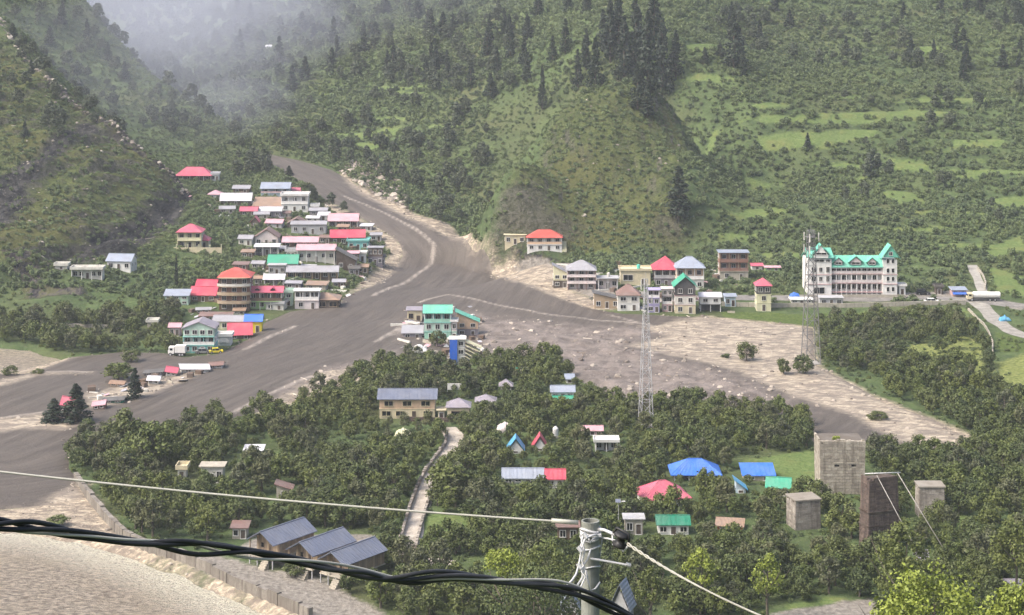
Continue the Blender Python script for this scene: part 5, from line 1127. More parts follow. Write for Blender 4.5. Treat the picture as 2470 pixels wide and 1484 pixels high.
def water_tank(label, px, yb, w, h, c):
    root, ppm = prop('water_tank', label, 'water tank', px, yb); r_ = w/2/ppm; hh = h/ppm
    MB().tube([(0,0,.5),(0,0,.55),(0,0,hh*.82),(0,0,hh*.95),(0,0,hh)], [r_*.95, r_, r_, r_*.6, r_*.3], 14).obj('tank_body', M(c), root, smooth=False)
    MB().box(-r_, r_, -r_, r_, -1.5, .5).obj('plinth', M('concrete'), root); MB().tube([(0,0,hh),(0,0,hh+.12)], .2, 8).obj('lid', M('palegrey'), root)
    OCCUPIED.append((px-w/2, px+w/2, yb-h, yb, root.location.y)); HOUSES.append((root.location.x, root.location.y, r_+.5))
water_tank('white cylindrical water tank standing among orchard trees', 1340, 1056, 14, 27, 'white')
def solar(label, px, yb):
    root, ppm = prop('street_lamp', label, 'street lamp', px, yb)
    MB().tube([(0,0,-1),(0,0,6.2)], [.09,.05], 6).obj('pole', M('palegrey'), root); MB().tube([(0,0,6.1),(.9,0,6.4)], .04, 5).obj('arm', M('palegrey'), root); MB().box(.6, 1.3, -.15, .15, 6.33, 6.45).obj('lamp_head', M('white'), root)
    MB().slab([(-.6,-.4,6.3),(.4,-.4,6.3),(.4,.4,6.75),(-.6,.4,6.75)], .05).obj('solar_panel', M('r_slate'), root)
solar('thin street lamp with a small panel by the orchard shed', 1492, 1290)
# vehicles -------------------------------------------------------------------
def wheels(root, xs, y, r_=.36):
    for x in xs:
        for s_ in (-1, 1):
            w_ = MB().tube([(x, s_*y-.12, r_), (x, s_*y+.12, r_)], r_, 12).obj('wheel', M('black'), root); MB().tube([(x, s_*(y+.125)-.02, r_), (x, s_*(y+.125)+.02, r_)], r_*.5, 8).obj('rim', M('palegrey'), w_)
def car(label, px, yb, c, rot=0, L=4.2, suv=False, occ=True):
    root, ppm = prop('parked_car', label, 'car', px, yb, rot); hh = 1.75 if suv else 1.45; w = .85
    b = MB(); b.box(-L/2, L/2, -w, w, .35, .85).obj('body', M(c), root); MB().box(-L/2-.06, L/2+.06, -w*.97, w*.97, .32, .55).obj('bumper', M('dark'), root)
    f0, f1 = (-L*.48, L*.18) if suv else (-L*.36, L*.2)
    cb_ = MB(); n = 8; cb_.v = [(f0,-w*.96,.85),(f1+.5,-w*.96,.85),(f1+.5,w*.96,.85),(f0,w*.96,.85),(f0+.3,-w*.8,hh),(f1-.2,-w*.8,hh),(f1-.2,w*.8,hh),(f0+.3,w*.8,hh)]
    cb_.f = [(4,5,6,7),(0,1,5,4),(1,2,6,5),(2,3,7,6),(3,0,4,7)]; cb_.m = [0]*5; cb_.obj('cabin', glass(), root)
    MB().box(f0+.28, f1-.18, -w*.82, w*.82, hh-.03, hh+.05).obj('roof', M(c), root)
    for x in (f0+.28, (f0+f1)/2, f1+.1): MB().slab([(x-.05,-w*.99,.86),(x+.05,-w*.99,.86),(x+.03,-w*.83,hh),(x-.03,-w*.83,hh)], .03).obj('door_pillar', M(c), root)
    wheels(root, (-L*.31, L*.31), w)
    for s_ in (-1, 1): MB().box(L/2-.02, L/2+.03, s_*w*.7-.15, s_*w*.7+.15, .6, .78).obj('headlight', M('white'), root)
    return root
def truck(label, px, yb, L, c, cab, rot=0, tankb=False):
    root, ppm = prop('truck', label, 'truck', px, yb, rot); 
    MB().box(-L/2, L/2-1.9, -1.15, 1.15, 1.0, 2.9).obj('cargo_box', M(c), root) if not tankb else MB().tube([(-L/2,0,1.95),(-L/2+.2,0,1.95),(L/2-2.1,0,1.95),(L/2-1.9,0,1.95)], [.8,1.0,1.0,.8], 14).obj('tank', M(c), root)
    MB().box(-L/2, L/2-.1, -.8, .8, .6, .98).obj('chassis', M('dark'), root)
    k = MB(); k.box(L/2-1.7, L/2, -1.1, 1.1, .7, 1.6); k.box(L/2-1.7, L/2-.15, -1.08, 1.08, 1.6, 2.5); k.obj('cab', M(cab), root)
    MB().box(L/2-.17, L/2-.08, -.95, .95, 1.65, 2.3).obj('windscreen', glass(), root); MB().box(L/2-1.3, L/2-.5, -1.12, 1.12, 1.65, 2.2).obj('side_window', glass(), root)
    wheels(root, (-L*.33, -L*.18, L*.36), 1.0, .5)
    return root
truck('long white tanker truck on the road at the right', 2372, 726, 10.5, 'white', 'cream', 178, True)
truck('small white van truck beside the tall turquoise house', 428, 858, 4.8, 'white', 'white', 176)
car('dark grey car parked at the foot of the turquoise house', 490, 853, 'grey', 8)
car('yellow taxi stranded near the arched white house', 521, 852, 'brightyellow', 12, 3.8)
car('black jeep by the road right of the big hotel', 2226, 711, 'black', 0, 4.4, True)
car('white car with open view on the road below the jeep', 2247, 731, 'white', 2, 4.6)
car('silver car on the road at the foot of the hotel forecourt', 2196, 727, 'palegrey', 178, 4.2)
# ---------------------------------------------------------------- walls
def wallrow(name, label, pts, h, t, mat, step=1.6, cat='wall', h_var=.1, sink=2.5, rows=1, group=None):
    """wall built of separate blocks following the ground"""
    P = [gp(a, b) for a, b in pts]; root = empty(name, P[0][:], 0, label, cat, group); rr = random.Random(len(pts)*7+int(pts[0][0]))
    mesh_ = MB().box(-.5, .5, -.5, .5, -.5, .5).mesh('block', mat); c = 0; line = []
    for a, b in zip(P[:-1], P[1:]):
        n = max(1, int(math.hypot(b.x-a.x, b.y-a.y)/step))
        for k in range(n): line.append((a.lerp(b, k/n), a.lerp(b, (k+1)/n)))
    stuff_ = MB()
    for a, b in line:
        m_ = (a+b)/2; z = float(hz(m_.x, m_.y)); L_ = math.hypot(b.x-a.x, b.y-a.y); ang = math.atan2(b.y-a.y, b.x-a.x)
        for r_ in range(rows):
            hr_ = (h*(1+rr.uniform(-h_var, h_var)))/rows; z0 = z + h/rows*r_ - (sink if r_ == 0 else 0); z1 = z + h/rows*(r_+1)*(1+rr.uniform(-h_var, h_var)*(r_ == rows-1))
            o = link('block', mesh_, root, (m_.x-P[0].x, m_.y-P[0].y, (z0+z1)/2-P[0].z), (0, 0, ang+rr.uniform(-.02,.02))); o.scale = (L_*.97, t*rr.uniform(.93,1.07), z1-z0); c += 1
    return root
wallrow('river_wall', 'long grey concrete flood wall along the pale river', [(183,1160),(215,1205),(255,1255),(300,1302),(360,1330),(430,1350),(500,1378),(570,1415),(650,1448),(750,1492)], 1.9, .9, stone_mat('flood_wall_concrete', (.20,.18,.155), (.29,.265,.23), (.11,.095,.08)), 2.6)
pl = [(1060,1032),(1078,1050),(1074,1075),(1052,1105),(1026,1140),(1006,1180),(988,1230),(974,1280),(958,1330)]; prr = [(1128,1025),(1122,1050),(1116,1078),(1094,1105),(1066,1140),(1046,1180),(1028,1230),(1014,1280),(1002,1330)]
wallrow('path_wall', 'low rough stone wall along the left side of the footpath', pl, .95, .5, ST_GREY, .8, h_var=.3, sink=1, rows=2)
wallrow('path_wall', 'low rough stone wall along the right side of the footpath', prr, .9, .5, ST_GREY, .8, h_var=.3, sink=1, rows=2)
wallrow('terrace_wall', 'dark stone retaining wall below the cream community house', [(985,1016),(1040,1017),(1100,1018),(1142,1019)], 1.0, .6, ST_BROWN, 1.0, rows=2, sink=1)
wallrow('road_wall', 'pale parapet wall along the road in front of the hotel', [(1740,738),(1850,742),(1906,741),(2040,742),(2160,739),(2250,736),(2330,735)], 1.3, .4, M('palestone'), 2.4, h_var=.06)
wallrow('field_wall', 'long white-capped wall descending right of the yellow weeds', [(2335,748),(2352,765),(2372,784),(2386,806),(2394,830),(2395,868)], .8, .35, M('palestone'), 2.2)
wallrow('side_wall', 'pale wall along the upper hill road at the right', [(2358,648),(2370,665),(2378,685),(2376,700)], .8, .35, M('palestone'), 2.0)
wallrow('orchard_wall', 'short broken stone wall beside the orchard meadow', [(1010,1338),(1060,1332),(1110,1326)], .8, .5, ST_GREY, .9, h_var=.4, rows=1)
wallrow('field_wall', 'low pale field wall across the left slope trees', [(30,790),(130,788),(220,790),(260,792)], 1.0, .5, M('palestone'), 2.4)
# ---------------------------------------------------------------- rocks and debris
def rock_mesh(name, mat, rng, n=1):
    me = bpy.data.meshes.new(name); mb = MB(); t = (1+5**.5)/2
    vs = [(-1,t,0),(1,t,0),(-1,-t,0),(1,-t,0),(0,-1,t),(0,1,t),(0,-1,-t),(0,1,-t),(t,0,-1),(t,0,1),(-t,0,-1),(-t,0,1)]
    fs = [(0,11,5),(0,5,1),(0,1,7),(0,7,10),(0,10,11),(1,5,9),(5,11,4),(11,10,2),(10,7,6),(7,1,8),(3,9,4),(3,4,2),(3,2,6),(3,6,8),(3,8,9),(4,9,5),(2,4,11),(6,2,10),(8,6,7),(9,8,1)]
    mb.v = [tuple(np.array(v)*.5*rng.uniform(.65,1.25)*np.array([1,.8,.6])) for v in vs]; mb.f = fs; mb.m = [0]*20
    return mb.mesh(name, mat)
def rocks_mat(name, a, b_): 
    m, nt, b = newmat(name); oi = N(nt, 'ShaderNodeObjectInfo'); nt.links.new(mix(nt, oi.outputs['Random'], a, b_), b.inputs['Base Color']); b.inputs['Roughness'].default_value = .9; return m
RK = [rock_mesh('rock', rocks_mat('debris_rock', (.11,.09,.075), (.42,.37,.31)), rng) for _ in range(4)] 
TIMB = [MB().box(-1.6, 1.6, -.1, .1, -.05, .12).mesh('beam', rocks_mat('debris_timber', (.20,.15,.11), (.55,.5,.43)))]
def sample(mask_fn, n, x0=-180, x1=200, y0=340, y1=800):
    X = RNG.uniform(x0, x1, n); Y = RNG.uniform(y0, y1, n); keep = mask_fn(X, Y); return X[keep], Y[keep]
def fld(A, X, Y): return hz(X, Y, A)
pts = []
def add_rocks(A, lo, n, smin, smax, dens=1.0, box=None):
    X, Y = sample(lambda x, y: (fld(A, x, y) > lo) & (RNG.random(len(x)) < dens), n, *(box or ()))
    for x, y in zip(X, Y):
        s_ = smin*(smax/smin)**(RNG.random()**2.2); pts.append((x, y, float(hz(x, y, ZTOP)), s_, RNG.random()*6.28, RNG.integers(0, 5) if s_ < 1.6 else RNG.integers(0, 4)))
inmud = np.where(mud_sd > 0, 1.0, -1.0)
add_rocks(debris_sd, -2, 16000, .2, 1.3); add_rocks(sand_sd, -.5, 12000, .15, .9); add_rocks(np.where(np.abs(mud_sd) < 1.8, 1., -1.), 0, 14000, .15, .8)
add_rocks(sdist(poly(ROCKS[0])), 0, 9000, .4, 2.4, 1, (-130, -30, 700, 900)); add_rocks(np.where(crest < 1.0, 1., -1.), 0, 9000, .15, .6)
add_rocks(gravel_sd, 0, 4000, .12, .5); add_rocks(np.where(linedist(np.array([c_[:2] for c_ in CR1])) < 1.8, 1., -1.), 0, 40000, .3, 1.7, .8, (-230, -20, 720, 880)); add_rocks(np.where(dark_sd > -1, 1., -1.), 0, 14000, .25, .9, .06, (-230, -20, 620, 900)); add_rocks(scrub_sd, 2, 9000, .2, 1.2, .22, (-230, 90, 620, 860)); add_rocks(rock_sd, 0, 9000, .3, 1.0, .05, (-230, -20, 620, 900))
scatter('rubble', RK + TIMB, pts, 'boulders, broken timber and stones strewn over mud and sand', 'rubble')
def sheetp(c, w, d): return MB().slab([(-w/2,-d/2,.1),(w/2,-d/2,.0),(w/2,d/2,.45),(-w/2,d/2,.6)], .05).mesh('sheet', M(c))
CLUT = [sheetp('r_white', 2.2, 1.6), sheetp('r_fadedpink', 1.8, 1.4), sheetp('r_grey', 2.6, 1.6), MB().box(-.7,.7,-.5,.5,-.3,.9).mesh('crate', M('offwhite')), MB().box(-1.8,1.8,-.15,.15,-.6,.9).mesh('low_wall', M('palestone')), MB().box(-1.2,1.2,-.9,.9,-.3,1.3).mesh('shack', M('brown')), TIMB[0], RK[0], RK[1], MB().box(-2.6,2.6,-.2,.2,-1,.5).mesh('low_wall', M('offwhite'))]
cp = []
for (P_, n_) in ((poly([(430,480),(620,430),(760,470),(900,560),(930,610),(880,690),(820,735),(600,755),(470,770),(440,740),(560,660),(590,560)]), 520), (poly([(1330,640),(1500,640),(1700,640),(1780,700),(1770,755),(1500,752),(1400,715)]), 170), (poly([(965,750),(1160,745),(1165,880),(1130,890),(960,850)]), 120), (poly([(200,950),(420,905),(540,885),(420,935),(250,985)]), 90)):
    c_ = P_.mean(0); e_ = np.abs(P_-c_).max(0); X = RNG.uniform(c_[0]-e_[0], c_[0]+e_[0], n_*2); Y = RNG.uniform(c_[1]-e_[1], c_[1]+e_[1], n_*2); k_ = sdist(P_, X, Y) > 0
    for x, y in zip(X[k_], Y[k_]):
        if any((x-hx)**2+(y-hy)**2 < (hr_*.75)**2 for hx, hy, hr_ in HOUSES): continue
        cp.append((x, y, float(hz(x, y, ZTOP)), RNG.uniform(.45, 1.15), RNG.random()*6.28, RNG.integers(0, 10)))
scatter('village_debris', CLUT, cp, 'loose tin sheets, crates, low walls and timber lying between the houses', 'debris')
def boulder(label, px, py, s_):
    g = gp(px, py); o = link('boulder', RK[int(px) % 4], None, (g.x, g.y, float(hz(g.x, g.y, ZTOP))+s_*.15), (0, 0, px)); o.scale = (s_, s_, s_); tag(o, label, 'boulder')
boulder('pair-forming dark boulder in the brown debris above the orchard tip', 1265, 858, 2.6); boulder('dark boulder right of the orchard tip in the debris', 1292, 850, 2.0)
# ---------------------------------------------------------------- the steel pole and its cables, close to the camera
PY = 15.0; ps = PY/F
GALV = paint('pole_steel', (.27,.28,.25), .6, .75, (.10,.095,.075), 6.0, .3)
pole = empty('utility_pole', (W(1424,1255,PY)[0], PY, float(hz(W(1424,1255,PY)[0], PY))), 0, 'open-topped steel utility pole close to the camera with wires tied on', 'utility pole')
pz = W(1424,1256,PY)[2] - pole.location.z
mb = MB(); n = 20; r_o, r_i = 22*ps, 17.5*ps
for k in range(n):
    a, b = 2*math.pi*k/n, 2*math.pi*(k+1)/n; c0, s0, c1, s1 = math.cos(a), math.sin(a), math.cos(b), math.sin(b)
    mb.quad([(c0*r_o,s0*r_o,-1),(c1*r_o,s1*r_o,-1),(c1*r_o,s1*r_o,pz),(c0*r_o,s0*r_o,pz)]); mb.quad([(c1*r_i,s1*r_i,pz-1.5),(c0*r_i,s0*r_i,pz-1.5),(c0*r_i,s0*r_i,pz),(c1*r_i,s1*r_i,pz)]); mb.quad([(c0*r_o,s0*r_o,pz),(c1*r_o,s1*r_o,pz),(c1*r_i,s1*r_i,pz),(c0*r_i,s0*r_i,pz)])
mb.obj('tube', GALV, pole, smooth=False)
MB().tube([(0,0,pz-1.4),(0,0,pz-.06)], r_i*.995, 14).obj('tube_shade_plug', M('black'), pole)  # black plug added to stand in for the shade inside the hollow pole
PO = Vector(pole.location); rel = lambda px, py, dy=0.: at(px, py, PY+dy) - PO
for i, (y, t) in enumerate(((1276,.014),(1284,.010),(1297,.012),(1318,.010),(1364,.008))):
    pts_ = [(math.cos(a)*r_o*1.08, math.sin(a)*r_o*1.08, rel(1424, y)[2] + .012*math.sin(a*2+i)) for a in np.linspace(0, 6.283, 15)]; MB().tube(pts_, t*.8, 5).obj('wire_wrap', STEEL, pole, smooth=True)
MB().tube([rel(1424,1348,-.09), rel(1440,1350,-.1), rel(1518,1364,-.12)], .009, 6).obj('side_rod', STEEL, pole); MB().tube([rel(1510,1361,-.12), rel(1521,1364.5,-.12)], .016, 6).obj('rod_end', STEEL, pole)
MB().box(-r_o*1.15, r_o*1.15, -r_o*1.2, r_o*1.2, rel(1424,1288)[2], rel(1424,1282)[2]).obj('collar', STEEL, pole)
rw = random.Random(9)
def loopwire(pts_, r_=.008, name='tie_wire'):
    MB().tube([rel(x, y, d) for x, y, d in pts_], r_, 5).obj(name, STEEL, pole, smooth=True)
loopwire([(1440,1290,-.09),(1428,1292,-.12),(1412,1300,-.13),(1404,1320,-.13),(1400,1345,-.14),(1396,1365,-.16),(1390,1385,-.18),(1380,1400,-.22),(1368,1412,-.28)], .009)
loopwire([(1408,1285,-.08),(1403,1305,-.12),(1410,1330,-.14),(1404,1352,-.15),(1410,1372,-.15),(1404,1395,-.17),(1393,1412,-.2),(1384,1420,-.24)], .009)
loopwire([(1418,1296,-.1),(1424,1310,-.12),(1430,1300,-.12),(1441,1296,-.08)], .008)
loopwire([(1425,1325,-.12),(1417,1350,-.13),(1408,1362,-.15),(1402,1378,-.17),(1412,1392,-.18),(1403,1412,-.2),(1395,1428,-.26)], .007)
loopwire([(1413,1375,-.1),(1416,1395,-.12),(1424,1425,-.12),(1436,1420,-.12),(1447,1405,-.08)], .008)
loopwire([(1445,1275,-.02),(1452,1300,.02),(1448,1335,0),(1446,1350,0)], .006)
for x, y in ((1399,1325),(1398,1366),(1412,1292)): MB().tube([rel(x-5,y-6,-.15), rel(x+4,y+6,-.16)], .017, 7).obj('clamp', STEEL, pole)
# pale wire arriving from the left, sagging slightly
def sag(p, q, s_, n=24): return [p.lerp(q, k/n) - Vector((0, 0, 4*s_*(k/n)*(1-k/n))) for k in range(n+1)]
WIRE = paint('aluminium_wire', (.40,.39,.33), .55, .45, (.3,.28,.24), 3, .4)
o = MB().tube(sag(at(-120,1124,15), at(1395,1261,PY), .035), 2.7*ps, 6).tube([at(1330,1256,PY), at(1395,1261,PY)], 5.5*ps, 6).obj('pale_wire', WIRE, smooth=True); tag(o, 'thin pale wire crossing the view to the top of the steel pole', 'wire')
a0, a1, a2 = at(1440,1276,PY-.03), at(1470,1284,PY-.1), at(1486,1292,PY-.15)
ins = empty('insulator', at(1498,1302,PY-.18), 0, 'black reel-shaped insulator strung right of the steel pole', 'insulator')
IO = Vector(ins.location); dv = (at(1530,1322,PY-.25)-at(1470,1286,PY-.1)).normalized(); up_ = Vector((0,0,1)).cross(dv).cross(dv).normalized()
BLK = paint('black_rubber', (.012,.012,.013), .5, .5, (.05,.048,.045), 6, .4)
MB().tube([-up_*.055, -up_*.035, -up_*.02, up_*.02, up_*.035, up_*.055], [.052,.066,.034,.034,.066,.052], 14).obj('reel', BLK, ins, smooth=True)
MB().tube([-dv*.085, -dv*.06-up_*.07, dv*.05-up_*.075, dv*.08], .011, 6).obj('strap', BLK, ins, smooth=True); MB().tube([-dv*.085, -dv*.06+up_*.07, dv*.05+up_*.075, dv*.08], .009, 6).obj('strap', STEEL, ins, smooth=True)
o = MB().tube([at(1440,1276,PY-.03), at(1458,1279,PY-.07), at(1474,1286,PY-.12), at(1486,1292,PY-.15)], 4*ps, 6).tube([at(1443,1298,PY-.03), at(1465,1299,PY-.08), at(1484,1304,PY-.15)], 2.6*ps, 5).obj('stay_wire', STEEL, smooth=True); tag(o, 'short double tie wire between pole and black insulator', 'wire')
def twist(p, q, s_, r_, amp, turns, ph, n=160, fall=1.0):
    base = sag(p, q, s_, n); out = []
    for k, b in enumerate(base):
        a = ph + turns*2*math.pi*k/n; A = amp*(1-fall*k/n) if fall < 1 else amp*max(0, 1-1.6*k/n)
        out.append(b + Vector((0, math.cos(a), math.sin(a)))*A)
    return out
mbw = MB()
for ph in (0, math.pi): mbw.tube(twist(at(1512,1311,PY-.2), at(1850,1492,PY-4.5), .03, 0, .010, 9, ph), 1.9*ps, 6)
o = mbw.obj('twisted_wire', WIRE, smooth=True); tag(o, 'pale twisted wire running from the insulator down to the right', 'wire')
# thick bundle of four twisted black cables sweeping across the foreground
KEY = [(-120,1250),(0,1264),(100,1274),(220,1292),(300,1306),(420,1320),(520,1326),(600,1336),(720,1352),(840,1376),(960,1388),(1080,1387),(1200,1398),(1300,1406),(1370,1419),(1440,1447),(1500,1480),(1560,1516)]
kx = np.array([k[0] for k in KEY], float); ky = np.array([k[1] for k in KEY], float)
bundle = empty('cable_bundle', at(-120,1250,11.5), 0, 'thick bundle of twisted black cables sweeping across the foreground', 'cable bundle'); BO = Vector(bundle.location)
for j in range(4):
    ptsb = []
    for x in np.linspace(-120, 1560, 260):
        y = np.interp(x, kx, ky); y = (y + np.interp(x-25, kx, ky) + np.interp(x+25, kx, ky))/3; Yd = 11.5 + (x+120)/1680*3.3
        amp = 10.5 + 3.5*math.sin(x/71.0+1); up = -17*math.exp(-((x-440)/95)**2)*(j == 0) + 22*math.exp(-((x-985)/90)**2)*(j == 1) + 9*math.exp(-((x-1250)/60)**2)*(j == 3)
        a = j*math.pi/2*1.08 + x/78.0 + .6*math.sin(x/160.0+j)
        ptsb.append(at(x, y - math.sin(a)*amp*(1-.7*min(1, abs(up)/14)) + up, Yd - .035*math.cos(a)) - BO)
    MB().tube(ptsb, (5.8 if j != 2 else 3.4)*ps*.86, 8).obj('cable_strand' , BLK if j != 2 else WIRE, bundle, smooth=True)
# ---------------------------------------------------------------- trees and shrubs
ORCHARD = [[(172,1065),(215,1042),(330,1000),(430,1035),(560,1015),(650,985),(800,950),(850,920),(900,890),(960,880),(1000,862),(1080,885),(1160,885),(1250,860),(1340,872),(1385,910),(1450,965),(1560,1005),(1640,985),(1800,995),(1950,1015),(1960,1085),(1740,1108),(1800,1160),(1890,1195),(1975,1210),(2080,1290),(2110,1400),(2100,1445),(1880,1460),(1800,1500),(960,1500),(800,1412),(930,1345),(920,1290),(620,1265),(560,1300),(430,1320),(330,1290),(280,1255),(205,1155),(170,1130)],
  [(1972,795),(2120,775),(2300,772),(2345,800),(2385,860),(2400,930),(2480,985),(2560,985),(2560,1560),(2100,1560),(2110,1300),(2100,1085),(2180,1100),(2345,1110),(2370,1060),(2250,1005),(2110,940),(1985,880)],
  [(-60,770),(200,775),(430,745),(435,790),(390,850),(300,848),(235,852),(165,855),(90,835),(-60,822)]]
# bare or open spots inside the orchard
OPEN = [[(1180,1000),(1130,1030),(1140,1080),(1060,1100),(1040,1040)]]
# buildings whose foot shows in the photograph keep their forefront clear
for q_, px_, py_ in (((1080, 1126, 816, 938), 1102, 880), ((908, 1056, 935, 1062), 981, 1010), ((1583, 1668, 1240, 1318), 1625, 1290), ((1500, 1558, 1240, 1320), 1530, 1290)): OCCUPIED.append((*q_, gp(px_, py_).y))
orch_sd = best(ORCHARD); 
def blocked(x, y, z, w, h, slack=.22):
    """would a crown standing here hide a building that the photograph shows in the open?"""
    px = CX + x*F/y; top = YH + (H - z - h)*F/y; bot = YH + (H - z)*F/y; hw = w/2*F/y
    for (a, b, t, q, Yb) in OCCUPIED:
        if Yb > y + .5 and px+hw*.8 > a and px-hw*.8 < b and top < q-(q-t)*slack and bot > t: return True
    for (hx, hy, r_) in HOUSES:
        if (x-hx)**2 + (y-hy)**2 < (r_+w*.35)**2: return True
    return False
def poisson(X, Y, rfun):
    cell = {}; out = []
    for i in range(len(X)):
        r_ = rfun(X[i], Y[i]); c = (int(X[i]//4), int(Y[i]//4)); ok = True; k = int(r_//4)+1
        for a in range(-k, k+1):
            for b in range(-k, k+1):
                for (x, y) in cell.get((c[0]+a, c[1]+b), ()):
                    if (x-X[i])**2+(y-Y[i])**2 < r_*r_: ok = False; break
                if not ok: break
            if not ok: break
        if ok: cell.setdefault(c, []).append((X[i], Y[i])); out.append(i)
    return out
n = 26000; X = RNG.uniform(-160, 175, n); Y = RNG.uniform(318, 590, n)
od = hz(X, Y, orch_sd); fd = np.maximum(hz(X, Y, field_sd), hz(X, Y, gravel_sd)); rd = hz(X, Y, np.minimum(road_d, 30)); md = hz(X, Y, mud_sd); wd_ = hz(X, Y, weeds_sd); sdd = hz(X, Y, sand_sd)
thin = fbm(X/18, Y/18, 3)
ok = (od > .5) & (fd < .6) & (rd > 3.4) & (md < -1.0) & (thin > -.27) & ((wd_ < 0) | (RNG.random(n) < .06))
X, Y = X[ok], Y[ok]; thin = thin[ok]
keep = poisson(X, Y, lambda x, y: 3.1); T = []
for i in keep:
    x, y = float(X[i]), float(Y[i]); z = float(hz(x, y)); s_ = float(RNG.uniform(.75, 1.28)) * (1 + .12*float(vnoise(np.array([x/14.]), np.array([y/14.]))[0]))
    if blocked(x, y, z, 4.6*s_, 4.2*s_, .5): 
        s2_ = .5
        if RNG.random() < .8 and not blocked(x, y, z, 4.6*s2_, 4.0*s2_, .5): T.append((x, y, z, s2_))
        continue
    T.append((x, y, z, s_))
def region(x, y):
    px = CX + x*F/y; py = YH + (H)*F/y
    if px < 440 and py < 880: return 'dark bushy tree in the strip of trees beside the upper pale river', 'trees by the upper river'
    if px > 1960 and py < 1060: return 'dark green orchard tree below the hotel meadows, beyond the sandy debris tongue', 'orchard trees beyond the sand tongue'
    if px > 1960: return 'dense green tree on the slope around the masonry towers', 'trees around the masonry towers'
    if px < 1010: return 'dark green orchard tree in the thick orchard left of the footpath', 'orchard trees left of the footpath'
    if py < 1110: return 'dark green orchard tree between the mud and the grey-roofed orchard houses', 'orchard trees right of the footpath, upper part'
    return 'dark green orchard tree in the orchard right of the footpath, around coloured roofs', 'orchard trees right of the footpath, lower part'
def place_tree(kind, x, y, z, s_, label, group=None, name='orchard_tree', cat='tree', sz=1.0, rz=None):
    r_ = empty(name, (x, y, z), RNG.random()*6.28 if rz is None else rz, label, cat, group); r_.scale = (s_, s_, s_*sz)
    link('trunk', kind[1], r_); link('crown', kind[0], r_); return r_
infr = lambda t: abs(t[0]*F/t[1]) < 1235 and YH + (H-t[2]-2)*F/t[1] < 1500
vis = sorted([t for t in T if infr(t)], key=lambda t: -t[3]/t[1]); single = vis[:285]; ss = set(map(id, single))
import re
LM = []
for o_ in list(COL.objects):
    if o_.get('category') and o_.get('label') and o_.get('category') not in ('wall', 'rubble', 'wire', 'pipe', 'tree', 'boulder', 'crossbar') and o_.location.y > 300:
        sh = re.split(r' (?:in|below|next|beside|near|right|left|at|behind|joined|amid|under|surrounded|hidden|above|half|standing|among|poking|topped|between|farthest|middle|farther|rising|with two|on|showing) |,', o_['label'])[0]
        if len(sh.split()) < 10: LM.append((o_.location.x, o_.location.y, sh))
used_lab = {}
def tree_label(x, y):
    lab, grp_ = region(x, y); bd = sorted(LM, key=lambda m: (m[0]-x)**2 + (m[1]-y)**2)[0]; dx, dy = x-bd[0], y-bd[1]
    if dx*dx+dy*dy > 26**2: return lab, grp_
    rel_ = ('left of' if dx < 0 else 'right of') if abs(dx) > abs(dy) else ('in front of' if dy < 0 else 'behind')
    k = used_lab.get((rel_, bd[2]), 0); used_lab[(rel_, bd[2])] = k+1
    if k > 9: return lab, grp_
    od_ = ['nearest', 'second', 'third', 'fourth', 'fifth', 'sixth', 'seventh', 'eighth', 'ninth', 'tenth'][k]
    return '%s orchard tree %s the %s' % (od_, rel_, bd[2]), grp_
single.sort(key=lambda t: min((m[0]-t[0])**2 + (m[1]-t[1])**2 for m in LM))
for t in single:
    lab, grp_ = tree_label(t[0], t[1]); q_ = RNG.random(); k = (ORCHB if q_ < .27 else ORCHC if q_ < .45 else ORCH); place_tree(k[int(RNG.integers(len(k)))], t[0], t[1], t[2], t[3], lab, grp_, sz=RNG.uniform(.85, 1.1))
rest = [(t[0], t[1], t[2], t[3], RNG.random()*6.28, RNG.integers(0, 12)) for t in T if id(t) not in ss]
scatter('orchard_trees', [k[0] for k in ORCH] + [k[0] for k in ORCHB] + [k[0] for k in ORCHC], rest, 'mass of smaller, farther orchard trees and bushes on the valley floor', 'trees')
# undergrowth between the trees
n = 30000; X = RNG.uniform(-160, 175, n); Y = RNG.uniform(318, 640, n)
od = hz(X, Y, orch_sd); fd = hz(X, Y, gravel_sd); rd = hz(X, Y, np.minimum(road_d, 30)); md = hz(X, Y, mud_sd); sdd = hz(X, Y, sand_sd); rvd = hz(X, Y, river_sd)
ok = (fd < 0) & (rd > 2.4) & (md < -.3) & (sdd < -.3) & (rvd < -1) & ((od > -2) | (fbm(X/9, Y/9, 3) > .05)) & (RNG.random(n) < .45) & (hz(X, Y, field_sd) < .3)
U = []
for x, y in zip(X[ok], Y[ok]):
    s_ = float(RNG.uniform(.22, .5)); z = float(hz(x, y))
    if not blocked(x, y, z, 3*s_, 2.2*s_): U.append((x, y, z, s_, RNG.random()*6.28, RNG.integers(0, 5)))
LOWV = [leaves_mesh('bush', L_MID if i % 2 else L_SHRUB, crown_clumps(rng, 3.4, 2.0, -.2, 10, .8, .22), 24, .26, rng) for i in range(5)]
scatter('undergrowth', LOWV, U, 'low bushes and weeds between the orchard trees and houses', 'undergrowth')
